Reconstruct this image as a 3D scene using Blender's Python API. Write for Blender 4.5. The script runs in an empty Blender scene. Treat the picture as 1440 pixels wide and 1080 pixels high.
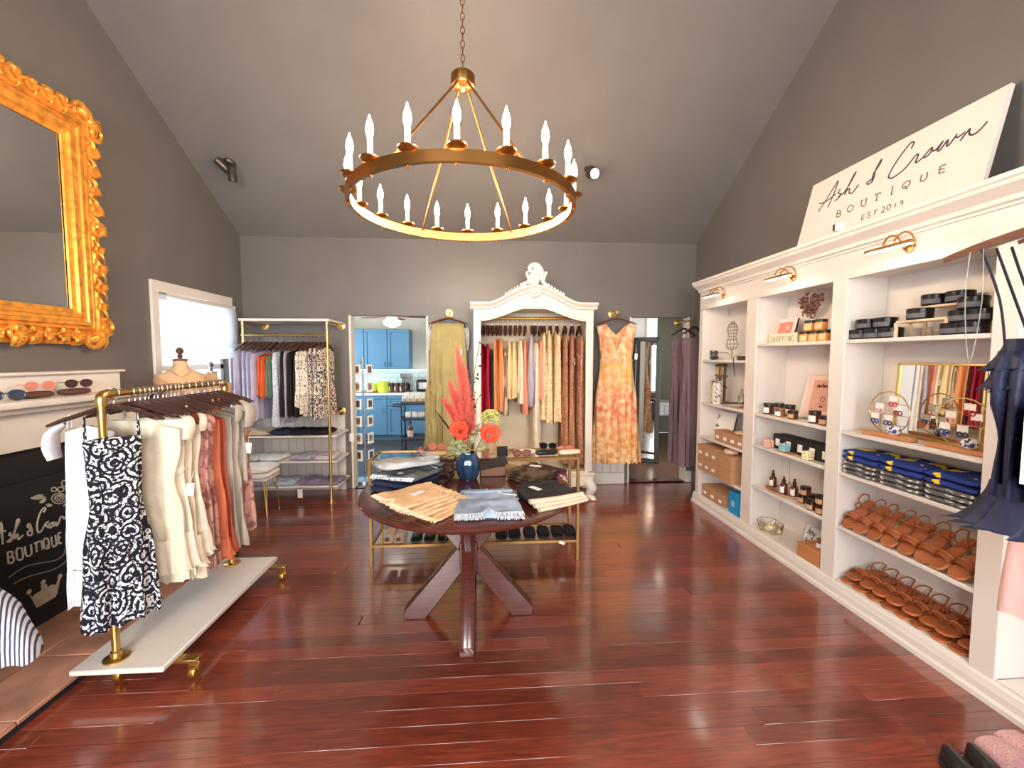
import bpy, bmesh, math, random
from math import sin, cos, pi, sqrt, exp, tan, atan
from mathutils import Vector as V, Matrix, Euler, noise
R = math.radians
S = bpy.context.scene
COL = S.collection

# ---------------------------------------------------------------- camera
F, HC = 600.0, 1.5                       # focal length in px of the 1440 frame, eye height
YAW = atan(40/600.); PIT = -atan(38/600.*cos(YAW))
FW = V((sin(YAW)*cos(PIT), cos(YAW)*cos(PIT), sin(PIT))); RT = V((cos(YAW), -sin(YAW), 0)); UP = RT.cross(FW)
CAM = V((0, 0, HC))
cd = bpy.data.cameras.new('camera'); cam = bpy.data.objects.new('camera', cd); COL.objects.link(cam)
cd.sensor_width = 36; cd.lens = 36*F/1440; cd.clip_start = .02; cd.clip_end = 100
cam.matrix_world = Matrix((RT, UP, -FW)).transposed().to_4x4(); cam.location = CAM
S.camera = cam

# ---------------------------------------------------------------- world, daylight, added fill, exposure
w = bpy.data.worlds.new('sky'); S.world = w; w.use_nodes = True
bg = w.node_tree.nodes['Background']; bg.inputs[0].default_value = (.75, .87, 1, 1); bg.inputs[1].default_value = 2.2
vs = S.view_settings; vs.view_transform = 'Standard'; vs.look = 'None'; vs.gamma = 1; vs.use_curve_mapping = False; vs.exposure = .78
def area(name, loc, rot, sx, sy, power, col):
    l = bpy.data.lights.new(name, 'AREA'); l.shape = 'RECTANGLE'; l.size = sx; l.size_y = sy; l.energy = power; l.color = col
    o = bpy.data.objects.new(name, l); COL.objects.link(o); o.location = loc; o.rotation_euler = rot; return o
area('daylight_shop_window', (-1.15, -2.35, 1.75), (R(80), 0, 0), 1.5, 1.7, 130, (1, .97, .94))
area('daylight_shop_window', (1.15, -2.35, 1.75), (R(80), 0, 0), 1.5, 1.7, 85, (1, .96, .92))
area('daylight_side_window', (-3.05, 4.13, 1.45), (R(90), 0, R(-90)), 1.0, 1.3, 13, (.8, .9, 1))
area('kitchen_fill', (-3.15, 6.7, 1.5), (R(90), 0, R(-90)), 1.2, 1.2, 24, (.86, .95, 1))  # added fill that brightens the kitchen, out of view; no known window
area('hall_fill', (3.45, 5.55, 1.5), (R(90), 0, R(90)), .8, 1.3, 5, (1, .96, .88))  # added fill for the passage, no window known on that side

# ---------------------------------------------------------------- photo pixel -> point on a known plane
def ray(x, y): return FW + RT*((x-720)/F) + UP*((540-y)/F)
def PZ(x, y, z): d = ray(x, y); return CAM + d*((z-HC)/d.z)
def PX(x, y, X): d = ray(x, y); return CAM + d*(X/d.x)
def PY(x, y, Y): d = ray(x, y); return CAM + d*(Y/d.y)

# ---------------------------------------------------------------- materials
def lin(c):
    return tuple(((v/255)/12.92 if v/255 <= .04045 else ((v/255+.055)/1.055)**2.4) for v in c)
MATS = {}
def mat(name, col, rough=.5, metal=0, var=0, vs_=8, bump=0, bs=40, emit=0, trans=0, coat=0, spec=.5, stretch=(1, 1, 1), rnd=0, sheen=0, alpha=1, col2=None, pat=None, ps=10, thr=.5, soft=.04, tcol=None):
    """procedural principled material. pat: None/'noise'/'spots'/'stripe'/'floral' mixes col -> col2"""
    if name in MATS: return MATS[name]
    m = bpy.data.materials.new(name); m.use_nodes = True; nt = m.node_tree; N = nt.nodes; L = nt.links
    b = N['Principled BSDF']; c = lin(col)
    b.inputs['Base Color'].default_value = (*c, 1); b.inputs['Roughness'].default_value = rough; b.inputs['Metallic'].default_value = metal
    b.inputs['Specular IOR Level'].default_value = spec
    b.inputs['Transmission Weight'].default_value = trans; b.inputs['Coat Weight'].default_value = coat; b.inputs['Coat Roughness'].default_value = .08
    if sheen: b.inputs['Sheen Weight'].default_value = sheen
    if alpha < 1: b.inputs['Alpha'].default_value = alpha
    if emit:
        b.inputs['Emission Color'].default_value = (*(lin(tcol) if tcol else c), 1); b.inputs['Emission Strength'].default_value = emit
    tc = N.new('ShaderNodeTexCoord'); mp = N.new('ShaderNodeMapping'); L.new(tc.outputs['Object'], mp.inputs[0]); mp.inputs['Scale'].default_value = stretch
    if rnd:
        oi = N.new('ShaderNodeObjectInfo'); cb = N.new('ShaderNodeVectorMath'); cb.operation = 'SCALE'; cb.inputs[3].default_value = 20
        cx = N.new('ShaderNodeCombineXYZ'); L.new(oi.outputs['Random'], cx.inputs[0]); L.new(oi.outputs['Random'], cx.inputs[1]); L.new(cx.outputs[0], cb.inputs[0]); L.new(cb.outputs[0], mp.inputs['Location'])
    out = None
    def rgb(cc):
        n = N.new('ShaderNodeRGB'); n.outputs[0].default_value = (*cc, 1); return n.outputs[0]
    def mix(fac, a, d, bt='MIX'):
        n = N.new('ShaderNodeMix'); n.data_type = 'RGBA'; n.blend_type = bt
        if isinstance(fac, (int, float)): n.inputs[0].default_value = fac
        else: L.new(fac, n.inputs[0])
        L.new(a, n.inputs[6]); L.new(d, n.inputs[7]); return n.outputs[2]
    def tex(scale, det=4, kind='ShaderNodeTexNoise'):
        n = N.new(kind); n.inputs['Scale'].default_value = scale; L.new(mp.outputs[0], n.inputs['Vector'])
        if kind == 'ShaderNodeTexNoise': n.inputs['Detail'].default_value = det
        return n
    def step(o, t, s):
        n = N.new('ShaderNodeMapRange'); n.inputs[1].default_value = t-s; n.inputs[2].default_value = t+s; L.new(o, n.inputs[0]); return n.outputs[0]
    if pat:
        if pat == 'noise': f = step(tex(ps, 3).outputs[0], thr, soft)
        elif pat == 'spots': f = step(tex(ps, 0, 'ShaderNodeTexVoronoi').outputs['Distance'], thr, soft)
        elif pat == 'stripe':
            n = N.new('ShaderNodeTexWave'); n.inputs['Scale'].default_value = ps; L.new(mp.outputs[0], n.inputs['Vector']); n.inputs['Distortion'].default_value = .0; f = step(n.outputs['Fac'], thr, soft)
        elif pat == 'damask':
            a = tex(ps, 1); n = N.new('ShaderNodeTexWave'); n.wave_type = 'RINGS'; n.inputs['Scale'].default_value = ps*.6; n.inputs['Distortion'].default_value = 9; L.new(mp.outputs[0], n.inputs['Vector']); f = step(n.outputs['Fac'], thr, soft)
        elif pat == 'folk':
            t_ = tex(ps, 0, 'ShaderNodeTexVoronoi'); ma = N.new('ShaderNodeMath'); ma.operation = 'MULTIPLY'; ma.inputs[1].default_value = 26; L.new(t_.outputs['Distance'], ma.inputs[0]); sn_ = N.new('ShaderNodeMath'); sn_.operation = 'SINE'; L.new(ma.outputs[0], sn_.inputs[0])
            f1 = step(sn_.outputs[0], thr, soft); f2 = step(tex(ps*7, 1).outputs[0], .47, .03); mu = N.new('ShaderNodeMath'); mu.operation = 'MULTIPLY'; L.new(f1, mu.inputs[0]); L.new(f2, mu.inputs[1]); f = mu.outputs[0]
        out = mix(f, rgb(c), rgb(lin(col2)))
    if var:
        n = tex(vs_, 5); a = out or rgb(c)
        mr = N.new('ShaderNodeMapRange'); mr.inputs[1].default_value = .3; mr.inputs[2].default_value = .7; mr.inputs[3].default_value = 1-var; mr.inputs[4].default_value = 1+var; L.new(n.outputs[0], mr.inputs[0])
        cc = N.new('ShaderNodeCombineColor'); [L.new(mr.outputs[0], cc.inputs[k]) for k in range(3)]
        out = mix(1.0, a, cc.outputs[0], 'MULTIPLY')
    if rnd:
        mr = N.new('ShaderNodeMapRange'); mr.inputs[3].default_value = 1-rnd; mr.inputs[4].default_value = 1+rnd; L.new(oi.outputs['Random'], mr.inputs[0])
        cc = N.new('ShaderNodeCombineColor'); [L.new(mr.outputs[0], cc.inputs[k]) for k in range(3)]
        out = mix(1.0, out or rgb(c), cc.outputs[0], 'MULTIPLY')
    if out: L.new(out, b.inputs['Base Color'])
    if bump:
        n = tex(bs, 3); bp = N.new('ShaderNodeBump'); bp.inputs['Strength'].default_value = bump; bp.inputs['Distance'].default_value = .01; L.new(n.outputs[0], bp.inputs['Height']); L.new(bp.outputs[0], b.inputs['Normal'])
    MATS[name] = m; return m
def fab(name, col, **k):
    k.setdefault('rough', .85); k.setdefault('spec', .2); k.setdefault('var', .08); k.setdefault('vs_', 14); k.setdefault('bump', .25); k.setdefault('bs', 60)
    return mat(name, col, **k)

WALL = mat('charcoal paint', (108, 103, 100), .42, var=.05, vs_=3, bump=.05, bs=90)
CEIL = mat('charcoal ceiling paint', (118, 114, 112), .42, var=.05, vs_=3, bump=.05, bs=90)
WHITE = mat('white satin paint', (226, 219, 212), .35, var=.015, vs_=4)
WWHITE = mat('antique white paint', (232, 222, 208), .45, var=.06, vs_=12, bump=.1)
CREAMW = mat('warm white wall paint', (232, 224, 208), .6, var=.02)
FLOORM = mat('dark mahogany floorboards', (128, 55, 36), .3, var=.38, vs_=5, stretch=(1.2, 14, 4), rnd=.3, bump=.05, bs=9, coat=1, spec=.7)
FLOORK = mat('grey brown kitchen floor', (74, 66, 62), .35, var=.2, stretch=(10, 1, 1), coat=.2)
FLOORH = mat('hall wood floor', (120, 84, 66), .3, var=.25, vs_=5, stretch=(1, 14, 4), rnd=.15, coat=.3)
_fb = FLOORM.node_tree.nodes['Principled BSDF']; _fb.inputs['Coat IOR'].default_value = 1.75; _fb.inputs['Coat Roughness'].default_value = .13
GOLD = mat('brushed gold', (208, 172, 104), .28, 1, var=.06)
BRASS = mat('aged brass', (196, 142, 80), .3, 1, var=.1)
GILT = mat('gilded plaster', (244, 170, 72), .34, .55, var=.3, vs_=22, bump=.3, bs=50)
BROWNH = mat('dark brown wood hanger', (66, 42, 36), .35, var=.15, stretch=(3, 20, 20))
TANH = mat('walnut hanger', (118, 78, 58), .4, var=.2, stretch=(3, 20, 20))
STEEL = mat('polished steel', (210, 210, 212), .2, 1)
DSTEEL = mat('gunmetal', (92, 84, 78), .35, .8)
BLACK = mat('black satin', (22, 22, 24), .4)
BLACKM = mat('black matte', (30, 29, 29), .8)
CHALK = mat('chalkboard slate', (24, 25, 26), .75, var=.25, vs_=5)
CHALKW = mat('chalk line', (214, 210, 196), .95, var=.25, vs_=60)
MIRR = mat('mirror silvering', (225, 228, 228), .02, 1)
GLASS = mat('clear glass', (240, 248, 246), .03, trans=1, spec=.5)
PAPER = mat('white card', (246, 244, 240), .6)
INK = mat('charcoal ink', (74, 68, 76), .7)
TABLE = mat('cherry stained table', (84, 38, 30), .22, var=.28, vs_=5, stretch=(2, 14, 14), coat=.4)
KRAFT = mat('kraft cardboard', (186, 140, 104), .8, var=.06, vs_=18)
OBRASS = mat('antique brass', (150, 112, 66), .35, .9, var=.1)
OAK = mat('honey oak', (196, 132, 80), .45, var=.16, stretch=(2, 16, 16))
LEATH = mat('cognac leather', (178, 104, 56), .5, var=.14, vs_=20, rnd=.14)
LEATHD = mat('cognac leather strap', (150, 80, 42), .5, var=.14, vs_=20)
AMBER = mat('amber glass', (86, 42, 16), .12, coat=.6)
BLKLID = mat('black screw lid', (26, 25, 26), .35)
BLUECAB = mat('dusty blue cabinet paint', (92, 142, 178), .4, var=.02)
TILEW = mat('glazed white tile', (226, 240, 240), .15)
STONE = mat('hearth stone', (204, 148, 120), .6, var=.3, vs_=5, rnd=.16, bump=.3, bs=14)

# ---------------------------------------------------------------- mesh helpers
def cr(pts, n=6, closed=False):
    """Catmull-Rom through points"""
    P = [V(p) for p in pts]; out = []; m = len(P)
    for i in range(m if closed else m-1):
        if closed: a, b, c, d = P[i-1], P[i], P[(i+1) % m], P[(i+2) % m]
        else: a, b, c, d = P[max(i-1, 0)], P[i], P[i+1], P[min(i+2, m-1)]
        for k in range(n):
            t = k/n; out.append(.5*((2*b)+(c-a)*t+(2*a-5*b+4*c-d)*t*t+(3*b-a-3*c+d)*t**3))
    if not closed: out.append(P[-1].copy())
    return out
class MB:
    def __init__(s): s.v = []; s.f = []
    def add(s, vs, fs, M=None):
        o = len(s.v); s.v += [(M @ V(p)) if M else V(p) for p in vs]; s.f += [tuple(i+o for i in f) for f in fs]; return s
    def box(s, c, d, rot=None, M=None):
        x, y, z = (q/2 for q in d); vs = [V((i*x, j*y, k*z)) for i in (-1, 1) for j in (-1, 1) for k in (-1, 1)]
        if rot: e = Euler(rot).to_matrix(); vs = [e @ p for p in vs]
        return s.add([p+V(c) for p in vs], [(0, 1, 3, 2), (4, 6, 7, 5), (0, 4, 5, 1), (2, 3, 7, 6), (0, 2, 6, 4), (1, 5, 7, 3)], M)
    def bx(s, x0, x1, y0, y1, z0, z1): return s.box(((x0+x1)/2, (y0+y1)/2, (z0+z1)/2), (x1-x0, y1-y0, z1-z0))
    def tube(s, path, r, n=8, closed=False, cap=True, flat=1, M=None):
        P = [V(p) for p in path]; m = len(P); rr = r if isinstance(r, (list, tuple)) else [r]*m
        if len(rr) != m: rr = [rr[min(int(i*(len(rr)-1)/(m-1)), len(rr)-2)]*(1-((i*(len(rr)-1)/(m-1))-min(int(i*(len(rr)-1)/(m-1)), len(rr)-2)))+rr[min(int(i*(len(rr)-1)/(m-1)), len(rr)-2)+1]*((i*(len(rr)-1)/(m-1))-min(int(i*(len(rr)-1)/(m-1)), len(rr)-2)) for i in range(m)]
        vs = []; up = None
        for i in range(m):
            t = (P[(i+1) % m]-P[i-1]) if closed else (P[min(i+1, m-1)]-P[max(i-1, 0)])
            t = t.normalized() if t.length > 1e-9 else V((0, 0, 1))
            if up is None: up = V((0, 0, 1)) if abs(t.z) < .9 else V((1, 0, 0))
            a = t.cross(up)
            if a.length < 1e-6: a = t.cross(V((0, 1, 0)))
            a.normalize(); b = a.cross(t).normalized(); up = b
            vs += [P[i]+a*(cos(2*pi*k/n)*rr[i])+b*(sin(2*pi*k/n)*rr[i]*flat) for k in range(n)]
        fs = [(i*n+k, i*n+(k+1) % n, ((i+1) % m)*n+(k+1) % n, ((i+1) % m)*n+k) for i in range(m if closed else m-1) for k in range(n)]
        if cap and not closed: fs += [tuple(range(n))[::-1], tuple((m-1)*n+k for k in range(n))]
        return s.add(vs, fs, M)
    def lathe(s, prof, n=20, c=(0, 0, 0), cap=True, M=None, sq=1):
        c = V(c); vs = [c+V((r*cos(2*pi*k/n), r*sin(2*pi*k/n)*sq, z)) for r, z in prof for k in range(n)]; m = len(prof)
        fs = [(i*n+k, i*n+(k+1) % n, (i+1)*n+(k+1) % n, (i+1)*n+k) for i in range(m-1) for k in range(n)]
        if cap: fs += [tuple(range(n))[::-1], tuple((m-1)*n+k for k in range(n))]
        return s.add(vs, fs, M)
    def cyl(s, a, b, r, n=12): return s.tube([a, b], r, n)
    def prism(s, poly, h0, h1, ax='z', M=None):
        n = len(poly)
        def q(p, h): return {'z': (p[0], p[1], h), 'y': (p[0], h, p[1]), 'x': (h, p[0], p[1])}[ax]
        return s.add([q(p, h0) for p in poly]+[q(p, h1) for p in poly], [tuple(range(n))[::-1], tuple(range(n, 2*n))]+[(i, (i+1) % n, n+(i+1) % n, n+i) for i in range(n)], M)
    def grid(s, fn, nu, nv, cu=False, cv=False, M=None):
        a = nu if cu else nu+1; b = nv if cv else nv+1
        vs = [fn(i/nu, j/nv) for j in range(b) for i in range(a)]
        fs = [(j*a+i, j*a+(i+1) % a, ((j+1) % b)*a+(i+1) % a, ((j+1) % b)*a+i) for j in range(nv) for i in range(nu)]
        return s.add(vs, fs, M)
    def ell(s, c, r, n=12, m=8, M=None, rot=None):
        e = Euler(rot).to_matrix() if rot else Matrix.Identity(3); c = V(c)
        return s.grid(lambda u, v: c+e @ V((r[0]*cos(2*pi*u)*sin(pi*v), r[1]*sin(2*pi*u)*sin(pi*v), -r[2]*cos(pi*v))), n, m, True, M=M)
    def ribbon(s, pts, w, o, ex, ey, th=.0015, n=5, smooth=True):
        """flat raised pen stroke: 2D pts on plane origin o, axes ex, ey"""
        o, ex, ey = V(o), V(ex), V(ey); nz = ex.cross(ey).normalized()
        P = [V((a, b, 0)) for a, b in pts]
        if smooth and len(P) > 2: P = cr(P, n)
        vs = []; m = len(P)
        for i in range(m):
            t = P[min(i+1, m-1)]-P[max(i-1, 0)]; t = t.normalized() if t.length > 1e-9 else V((1, 0, 0)); q = V((-t.y, t.x, 0))*w/2
            for p in (P[i]-q, P[i]+q):
                a = o+ex*p.x+ey*p.y; vs += [a, a+nz*th]
        fs = []
        for i in range(m-1):
            a = i*4; b = a+4; fs += [(a+1, a+3, b+3, b+1), (a, a+1, b+1, b), (a+3, a+2, b+2, b+3)]
        fs += [(0, 2, 3, 1), ((m-1)*4, (m-1)*4+1, (m-1)*4+3, (m-1)*4+2)]
        return s.add(vs, fs)
    def build(s, name, m, parent=None, loc=None, rot=None, bev=0, seg=1, ang=38, fix=False, weld=False):
        bm = bmesh.new(); vv = [bm.verts.new(p) for p in s.v]
        for f in s.f:
            try: bm.faces.new([vv[i] for i in f])
            except ValueError: pass
        if weld: bmesh.ops.remove_doubles(bm, verts=bm.verts, dist=1e-5)
        if fix: bmesh.ops.recalc_face_normals(bm, faces=bm.faces)
        if bev:
            bm.normal_update(); ed = [e for e in bm.edges if len(e.link_faces) == 2 and e.calc_face_angle(0) > R(30)]
            if ed: bmesh.ops.bevel(bm, geom=ed, offset=bev, segments=seg, affect='EDGES', profile=.5, clamp_overlap=True)
        me = bpy.data.meshes.new(name); bm.to_mesh(me); bm.free()
        me.polygons.foreach_set('use_smooth', [True]*len(me.polygons)); me.set_sharp_from_angle(angle=R(ang))
        me.materials.append(m); o = bpy.data.objects.new(name, me); COL.objects.link(o)
        if parent: o.parent = parent
        if loc is not None: o.location = loc
        if rot is not None: o.rotation_euler = rot
        return o
def T(o, label, cat, group=None):
    o['label'] = label; o['category'] = cat
    if group: o['group'] = group
    return o
def E(name, label, cat, loc=(0, 0, 0), rz=0, group=None, rot=None):
    o = bpy.data.objects.new(name, None); COL.objects.link(o); o.location = loc; o.rotation_euler = rot or (0, 0, rz); o.empty_display_size = .05
    return T(o, label, cat, group)
def ST(o): o['kind'] = 'structure'; return o
def dup(root, loc, rz=0, label=None, group=None, rot=None, scale=None):
    r = root.copy(); COL.objects.link(r); r.location = loc; r.rotation_euler = rot or (0, 0, rz)
    if scale: r.scale = scale
    if label: r['label'] = label
    if group: r['group'] = group
    for ch in root.children:
        c = ch.copy(); COL.objects.link(c); c.parent = r
        for g in ch.children:
            d = g.copy(); COL.objects.link(d); d.parent = c
    return r
class Proto:
    """first call moves the prototype itself, later calls copy it"""
    def __init__(s, root): s.r = root; s.used = False
    def __call__(s, loc, rz=0, label=None, group=None, rot=None, scale=None):
        if s.used: return dup(s.r, loc, rz, label, group, rot, scale)
        s.used = True; s.r.location = loc; s.r.rotation_euler = rot or (0, 0, rz)
        if scale: s.r.scale = scale
        if label: s.r['label'] = label
        if group: s.r['group'] = group
        return s.r
def cells(a, b, n): return [a+(b-a)*i/n for i in range(n+1)]
rng = random.Random(7)
# ================================================================ SETTING
XL, XR, YB, YF, ZE, SL, YR = -2.63, 2.48, 4.9, -2.1, 2.81, .61, 1.4
ZR = ZE+SL*(YB-YR)
ZEF = 2.0+.675                      # eave on the street side
# floor: one board after another, laid left to right
fl = ST(MB().bx(XL-.1, XR+.1, YF-.1, YB+.06, -.12, -.022).build('floor', FLOORM))
rows = 0; y = .55; shared = {}
while y < YB+.06:
    wd = .086; cuts = sorted([XL, XR]+([rng.uniform(XL+.8, -.2), rng.uniform(.5, XR-.6)] if rows % 3 else [rng.uniform(-1.2, 1.2)]))
    for a, b in zip(cuts[:-1], cuts[1:]):
        L_ = round((b-a)-.0015, 2)
        if L_ not in shared:
            o = MB().box((0, 0, -.011), (L_, wd-.0012, .022)).build('floorboard', FLOORM, fl, bev=.0012); shared[L_] = o.data
        else:
            o = bpy.data.objects.new('floorboard', shared[L_]); COL.objects.link(o); o.parent = fl
        o.location = ((a+b)/2, min(y+wd/2, YB+.06-wd/2), 0)
    y += wd; rows += 1
MB().bx(XL, XR, YF, .55, -.022, 0).build('near_boards', FLOORM, fl)

# back wall with two doorways
KD = (-1.5, -.62, 1.965); HD = (1.70, 2.42, 1.965)
wb = MB(); t = YB+.12
wb.bx(XL-.12, KD[0], YB, t, 0, ZE+.1).bx(KD[0], KD[1], YB, t, KD[2], ZE+.1).bx(KD[1], HD[0], YB, t, 0, ZE+.1).bx(HD[0], HD[1], YB, t, HD[2], ZE+.1).bx(HD[1], XR+.12, YB, t, 0, ZE+.1)
WB = ST(wb.build('wall_back', WALL))
# gable walls
def gable(name, X0, X1, hole=None):
    m = MB(); top = [(YB, ZE+.06), (YR, ZR+.06), (YF, ZEF+.06)]
    if hole:
        a, b, z0, z1 = hole
        def zt(y): return ZE+.06+SL*(YB-y)
        m.prism([(YF, 0), (a, 0), (a, zt(a)), (YR, ZR+.06), (YF, ZEF+.06)], X0, X1, 'x')
        m.prism([(a, 0), (b, 0), (b, z0), (a, z0)], X0, X1, 'x').prism([(a, z1), (b, z1), (b, zt(b)), (a, zt(a))], X0, X1, 'x')
        m.prism([(b, 0), (YB, 0), (YB, ZE+.06), (b, zt(b))], X0, X1, 'x')
    else: m.prism([(YF, 0), (YB, 0)]+top, X0, X1, 'x')
    return ST(m.build(name, WALL, fix=True))
WY0, WY1, WZ0, WZ1 = 3.66, 4.60, .78, 2.03
WL = gable('wall_left', XL-.12, XL, (WY0, WY1, WZ0, WZ1)); gable('wall_right', XR, XR+.12)
m = MB(); m.prism([(YB+.12, ZE-.0732), (YR, ZR), (YF-.12, ZEF-.08), (YF-.12, ZEF+.02), (YR, ZR+.1), (YB+.12, ZE+.0268)], XL-.12, XR+.12, 'x')
ST(m.build('ceiling', CEIL, fix=True))
# street wall behind the camera: two shop windows and a glazed door opening
wf = MB(); y0, y1 = YF-.12, YF
for a, b, z0, z1 in ((XL-.12, -1.95, 0, 2.7), (-1.95, -.35, 0, .9), (-1.95, -.35, 2.6, 2.7), (-.35, .35, 0, 2.7), (.35, 1.95, 0, .9), (.35, 1.95, 2.6, 2.7), (1.95, XR+.12, 0, 2.7)): wf.bx(a, b, y0, y1, z0, z1)
ST(wf.build('wall_front', WALL))
for n, x0 in ((2, -1.95), (3, .35)):
    f = MB()
    for a, b, c, d in ((0, 1.6, .9, .97), (0, 1.6, 2.53, 2.6), (0, .06, .9, 2.6), (1.54, 1.6, .9, 2.6), (.78, .82, .9, 2.6)): f.bx(x0+a, x0+b, YF-.09, YF-.03, c, d)
    ST(f.build('window_%d' % n, WHITE))
# window on the left wall
wn = ST(MB().bx(XL-.09, XL-.06, WY0, WY1, WZ0, WZ1).build('window_1', mat('window glass', (235, 245, 250), .02, trans=1, spec=.3)))
fr = MB(); cw = .075
fr.bx(XL, XL+.022, WY0-cw, WY1+cw, WZ1, WZ1+cw+.01).bx(XL, XL+.022, WY0-cw, WY0, WZ0-.02, WZ1).bx(XL, XL+.022, WY1, WY1+cw, WZ0-.02, WZ1)
fr.build('window_casing', WHITE, wn, bev=.003)
MB().bx(XL-.02, XL+.06, WY0-.1, WY1+.1, WZ0-.05, WZ0-.015).build('window_sill', WHITE, wn, bev=.004)
sa = MB()
for a, b, c, d in ((WY0, WY0+.05, WZ0, WZ1), (WY1-.05, WY1, WZ0, WZ1), (WY0, WY1, WZ0, WZ0+.06), (WY0, WY1, WZ1-.05, WZ1), (WY0, WY1, 1.38, 1.43)): sa.bx(XL-.11, XL-.05, a, b, c, d)
sa.build('sash', WHITE, wn, bev=.003)
# foliage seen under the shade, outside
gm = mat('hedge green', (120, 168, 92), .8, var=.5, vs_=9)
hb = MB(); r2 = random.Random(3)
for i in range(260):
    c = V((-4.4+r2.uniform(-.3, .3), r2.uniform(3.6, 6.6), r2.uniform(.0, 1.75))); a = r2.uniform(0, 6.28); q = Euler((r2.uniform(-1, 1), r2.uniform(-1, 1), a)).to_matrix()
    hb.add([c+q @ V(p) for p in ((-.09, 0, 0), (0, .05, .02), (.11, 0, 0), (0, -.05, .02))], [(0, 1, 2, 3)])
hd = T(hb.build('hedge', gm), 'green leafy hedge outside the side window', 'hedge'); hd['kind'] = 'stuff'
# roman shade
SHADE = mat('linen roman shade', (238, 240, 246), .9, var=.03, emit=0)
SHADE.node_tree.nodes['Principled BSDF'].inputs['Transmission Weight'].default_value = 0
nt = SHADE.node_tree; tr = nt.nodes.new('ShaderNodeBsdfTranslucent'); tr.inputs[0].default_value = (.9, .93, 1, 1); mx = nt.nodes.new('ShaderNodeMixShader'); mx.inputs[0].default_value = .55
nt.links.new(nt.nodes['Principled BSDF'].outputs[0], mx.inputs[1]); nt.links.new(tr.outputs[0], mx.inputs[2]); nt.links.new(mx.outputs[0], nt.nodes['Material Output'].inputs[0])
sh = E('roman_shade', 'white linen roman shade half lowered over the side window', 'window shade', (XL, 4.18, 1.5))
def panel(a, b, z0, z1, bulge, x0):
    return MB().grid(lambda u, v: V((x0+bulge*sin(pi*v)*.8+.01*sin(u*pi), a+(b-a)*u, z0+(z1-z0)*v-.012*sin(pi*u))), 14, 6)
sy0, sy1 = WY0+.06-4.18, WY1+.1-4.18
panel(sy0, sy1, .10, .50, .02, .035).build('fabric_panel', SHADE, sh); panel(sy0, sy1, .50, .53+.0, .004, .035).build('headrail', WHITE, sh)
for k in range(3): panel(sy0-.02*k, sy1+.03*k, .09-.05*k, .15-.045*k, .05, .03).build('fold', SHADE, sh)
# wainscot and baseboards
def board_run(name, x0, x1, z1, par=None):
    base = ST(MB().bx(x0, x1, YB-.012, YB, 0, z1).build(name, WHITE)); n = max(1, round((x1-x0)/.088)); wd = (x1-x0)/n
    pr = None
    for i in range(n):
        if pr is None: o = MB().box((0, 0, 0), (wd-.004, .012, z1-.16)).build('bead_board', WHITE, base, bev=.003); pr = o.data
        else: o = bpy.data.objects.new('bead_board', pr); COL.objects.link(o); o.parent = base
        o.location = (x0+wd*(i+.5), YB-.017, z1/2+.06)
    MB().bx(x0, x1, YB-.03, YB, 0, .14).build('skirting', WHITE, base, bev=.006); MB().bx(x0-.005, x1+.005, YB-.045, YB, z1-.03, z1).build('cap_rail', WHITE, base, bev=.008)
    return base
board_run('trim_1', XL, -1.56, .89)
board_run('trim_2', KD[1]+.02, HD[0]-.04, .42)
ST(MB().bx(HD[1]+.0, XR, YB-.02, YB, 0, .14).build('baseboard_back', WHITE, bev=.004))
ST(MB().bx(XL, XL+.018, 3.25, YB-.05, 0, .14).build('baseboard_left', WHITE, bev=.004))
for n, (a, b) in ((3, (KD[0], KD[0]+.025)), (4, (KD[1]-.025, KD[1])), (5, (HD[0], HD[0]+.02)), (6, (HD[1]-.02, HD[1]))):
    ST(MB().bx(a, b, YB-.006, YB+.13, 0, 1.965).build('trim_%d' % n, CREAMW, bev=.003))
ST(MB().bx(HD[0]+.02, HD[1]-.02, YB+.0, YB+.12, .0, .018).build('trim_7', TABLE, bev=.006))

# ---------------- kitchen beyond the left doorway
KX0, KX1, KY1, KZ = -3.0, -.25, 8.35, 2.42
ST(MB().bx(KX0, KX1, YB+.06, KY1, -.06, -.002).build('floor_kitchen', FLOORK))
ST(MB().bx(KX0-.1, KX1+.1, YB+.12, KY1+.1, KZ, KZ+.06).build('ceiling_kitchen', CREAMW))
ST(MB().bx(KX0-.1, KX1+.1, KY1, KY1+.1, 0, KZ).build('wall_kitchen_back', CREAMW))
kw = MB(); kw.bx(KX0-.1, KX0, YB+.12, 6.0, 0, KZ).bx(KX0-.1, KX0, 7.4, KY1, 0, KZ).bx(KX0-.1, KX0, 6.0, 7.4, 0, .8).bx(KX0-.1, KX0, 6.0, 7.4, 2.2, KZ)
ST(kw.build('wall_kitchen_left', CREAMW)); ST(MB().bx(KX1, KX1+.1, YB+.12, KY1, 0, KZ).build('wall_kitchen_right', CREAMW))
YU, YLW = 8.0, 7.72
def shaker(parent, name, x0, x1, z0, z1, yf, handle=None):
    d = MB().bx(x0+.006, x1-.006, yf-.006, yf, z0+.006, z1-.006).build(name, BLUECAB, parent)
    f = MB(); s = .055
    f.bx(x0+.006, x1-.006, yf-.02, yf-.006, z0+.006, z0+s).bx(x0+.006, x1-.006, yf-.02, yf-.006, z1-s, z1-.006).bx(x0+.006, x0+s, yf-.02, yf-.006, z0+s, z1-s).bx(x1-s, x1-.006, yf-.02, yf-.006, z0+s, z1-s)
    f.build('door_frame', BLUECAB, d, bev=.003)
    if handle: hx, hz = handle; MB().tube([(hx, yf-.02, hz-.05), (hx, yf-.045, hz-.045), (hx, yf-.045, hz+.045), (hx, yf-.02, hz+.05)], .005, 6).build('handle', DSTEEL, d)
    return d
us = [-2.75, -2.18, -1.76, -1.36, -1.02]
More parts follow.
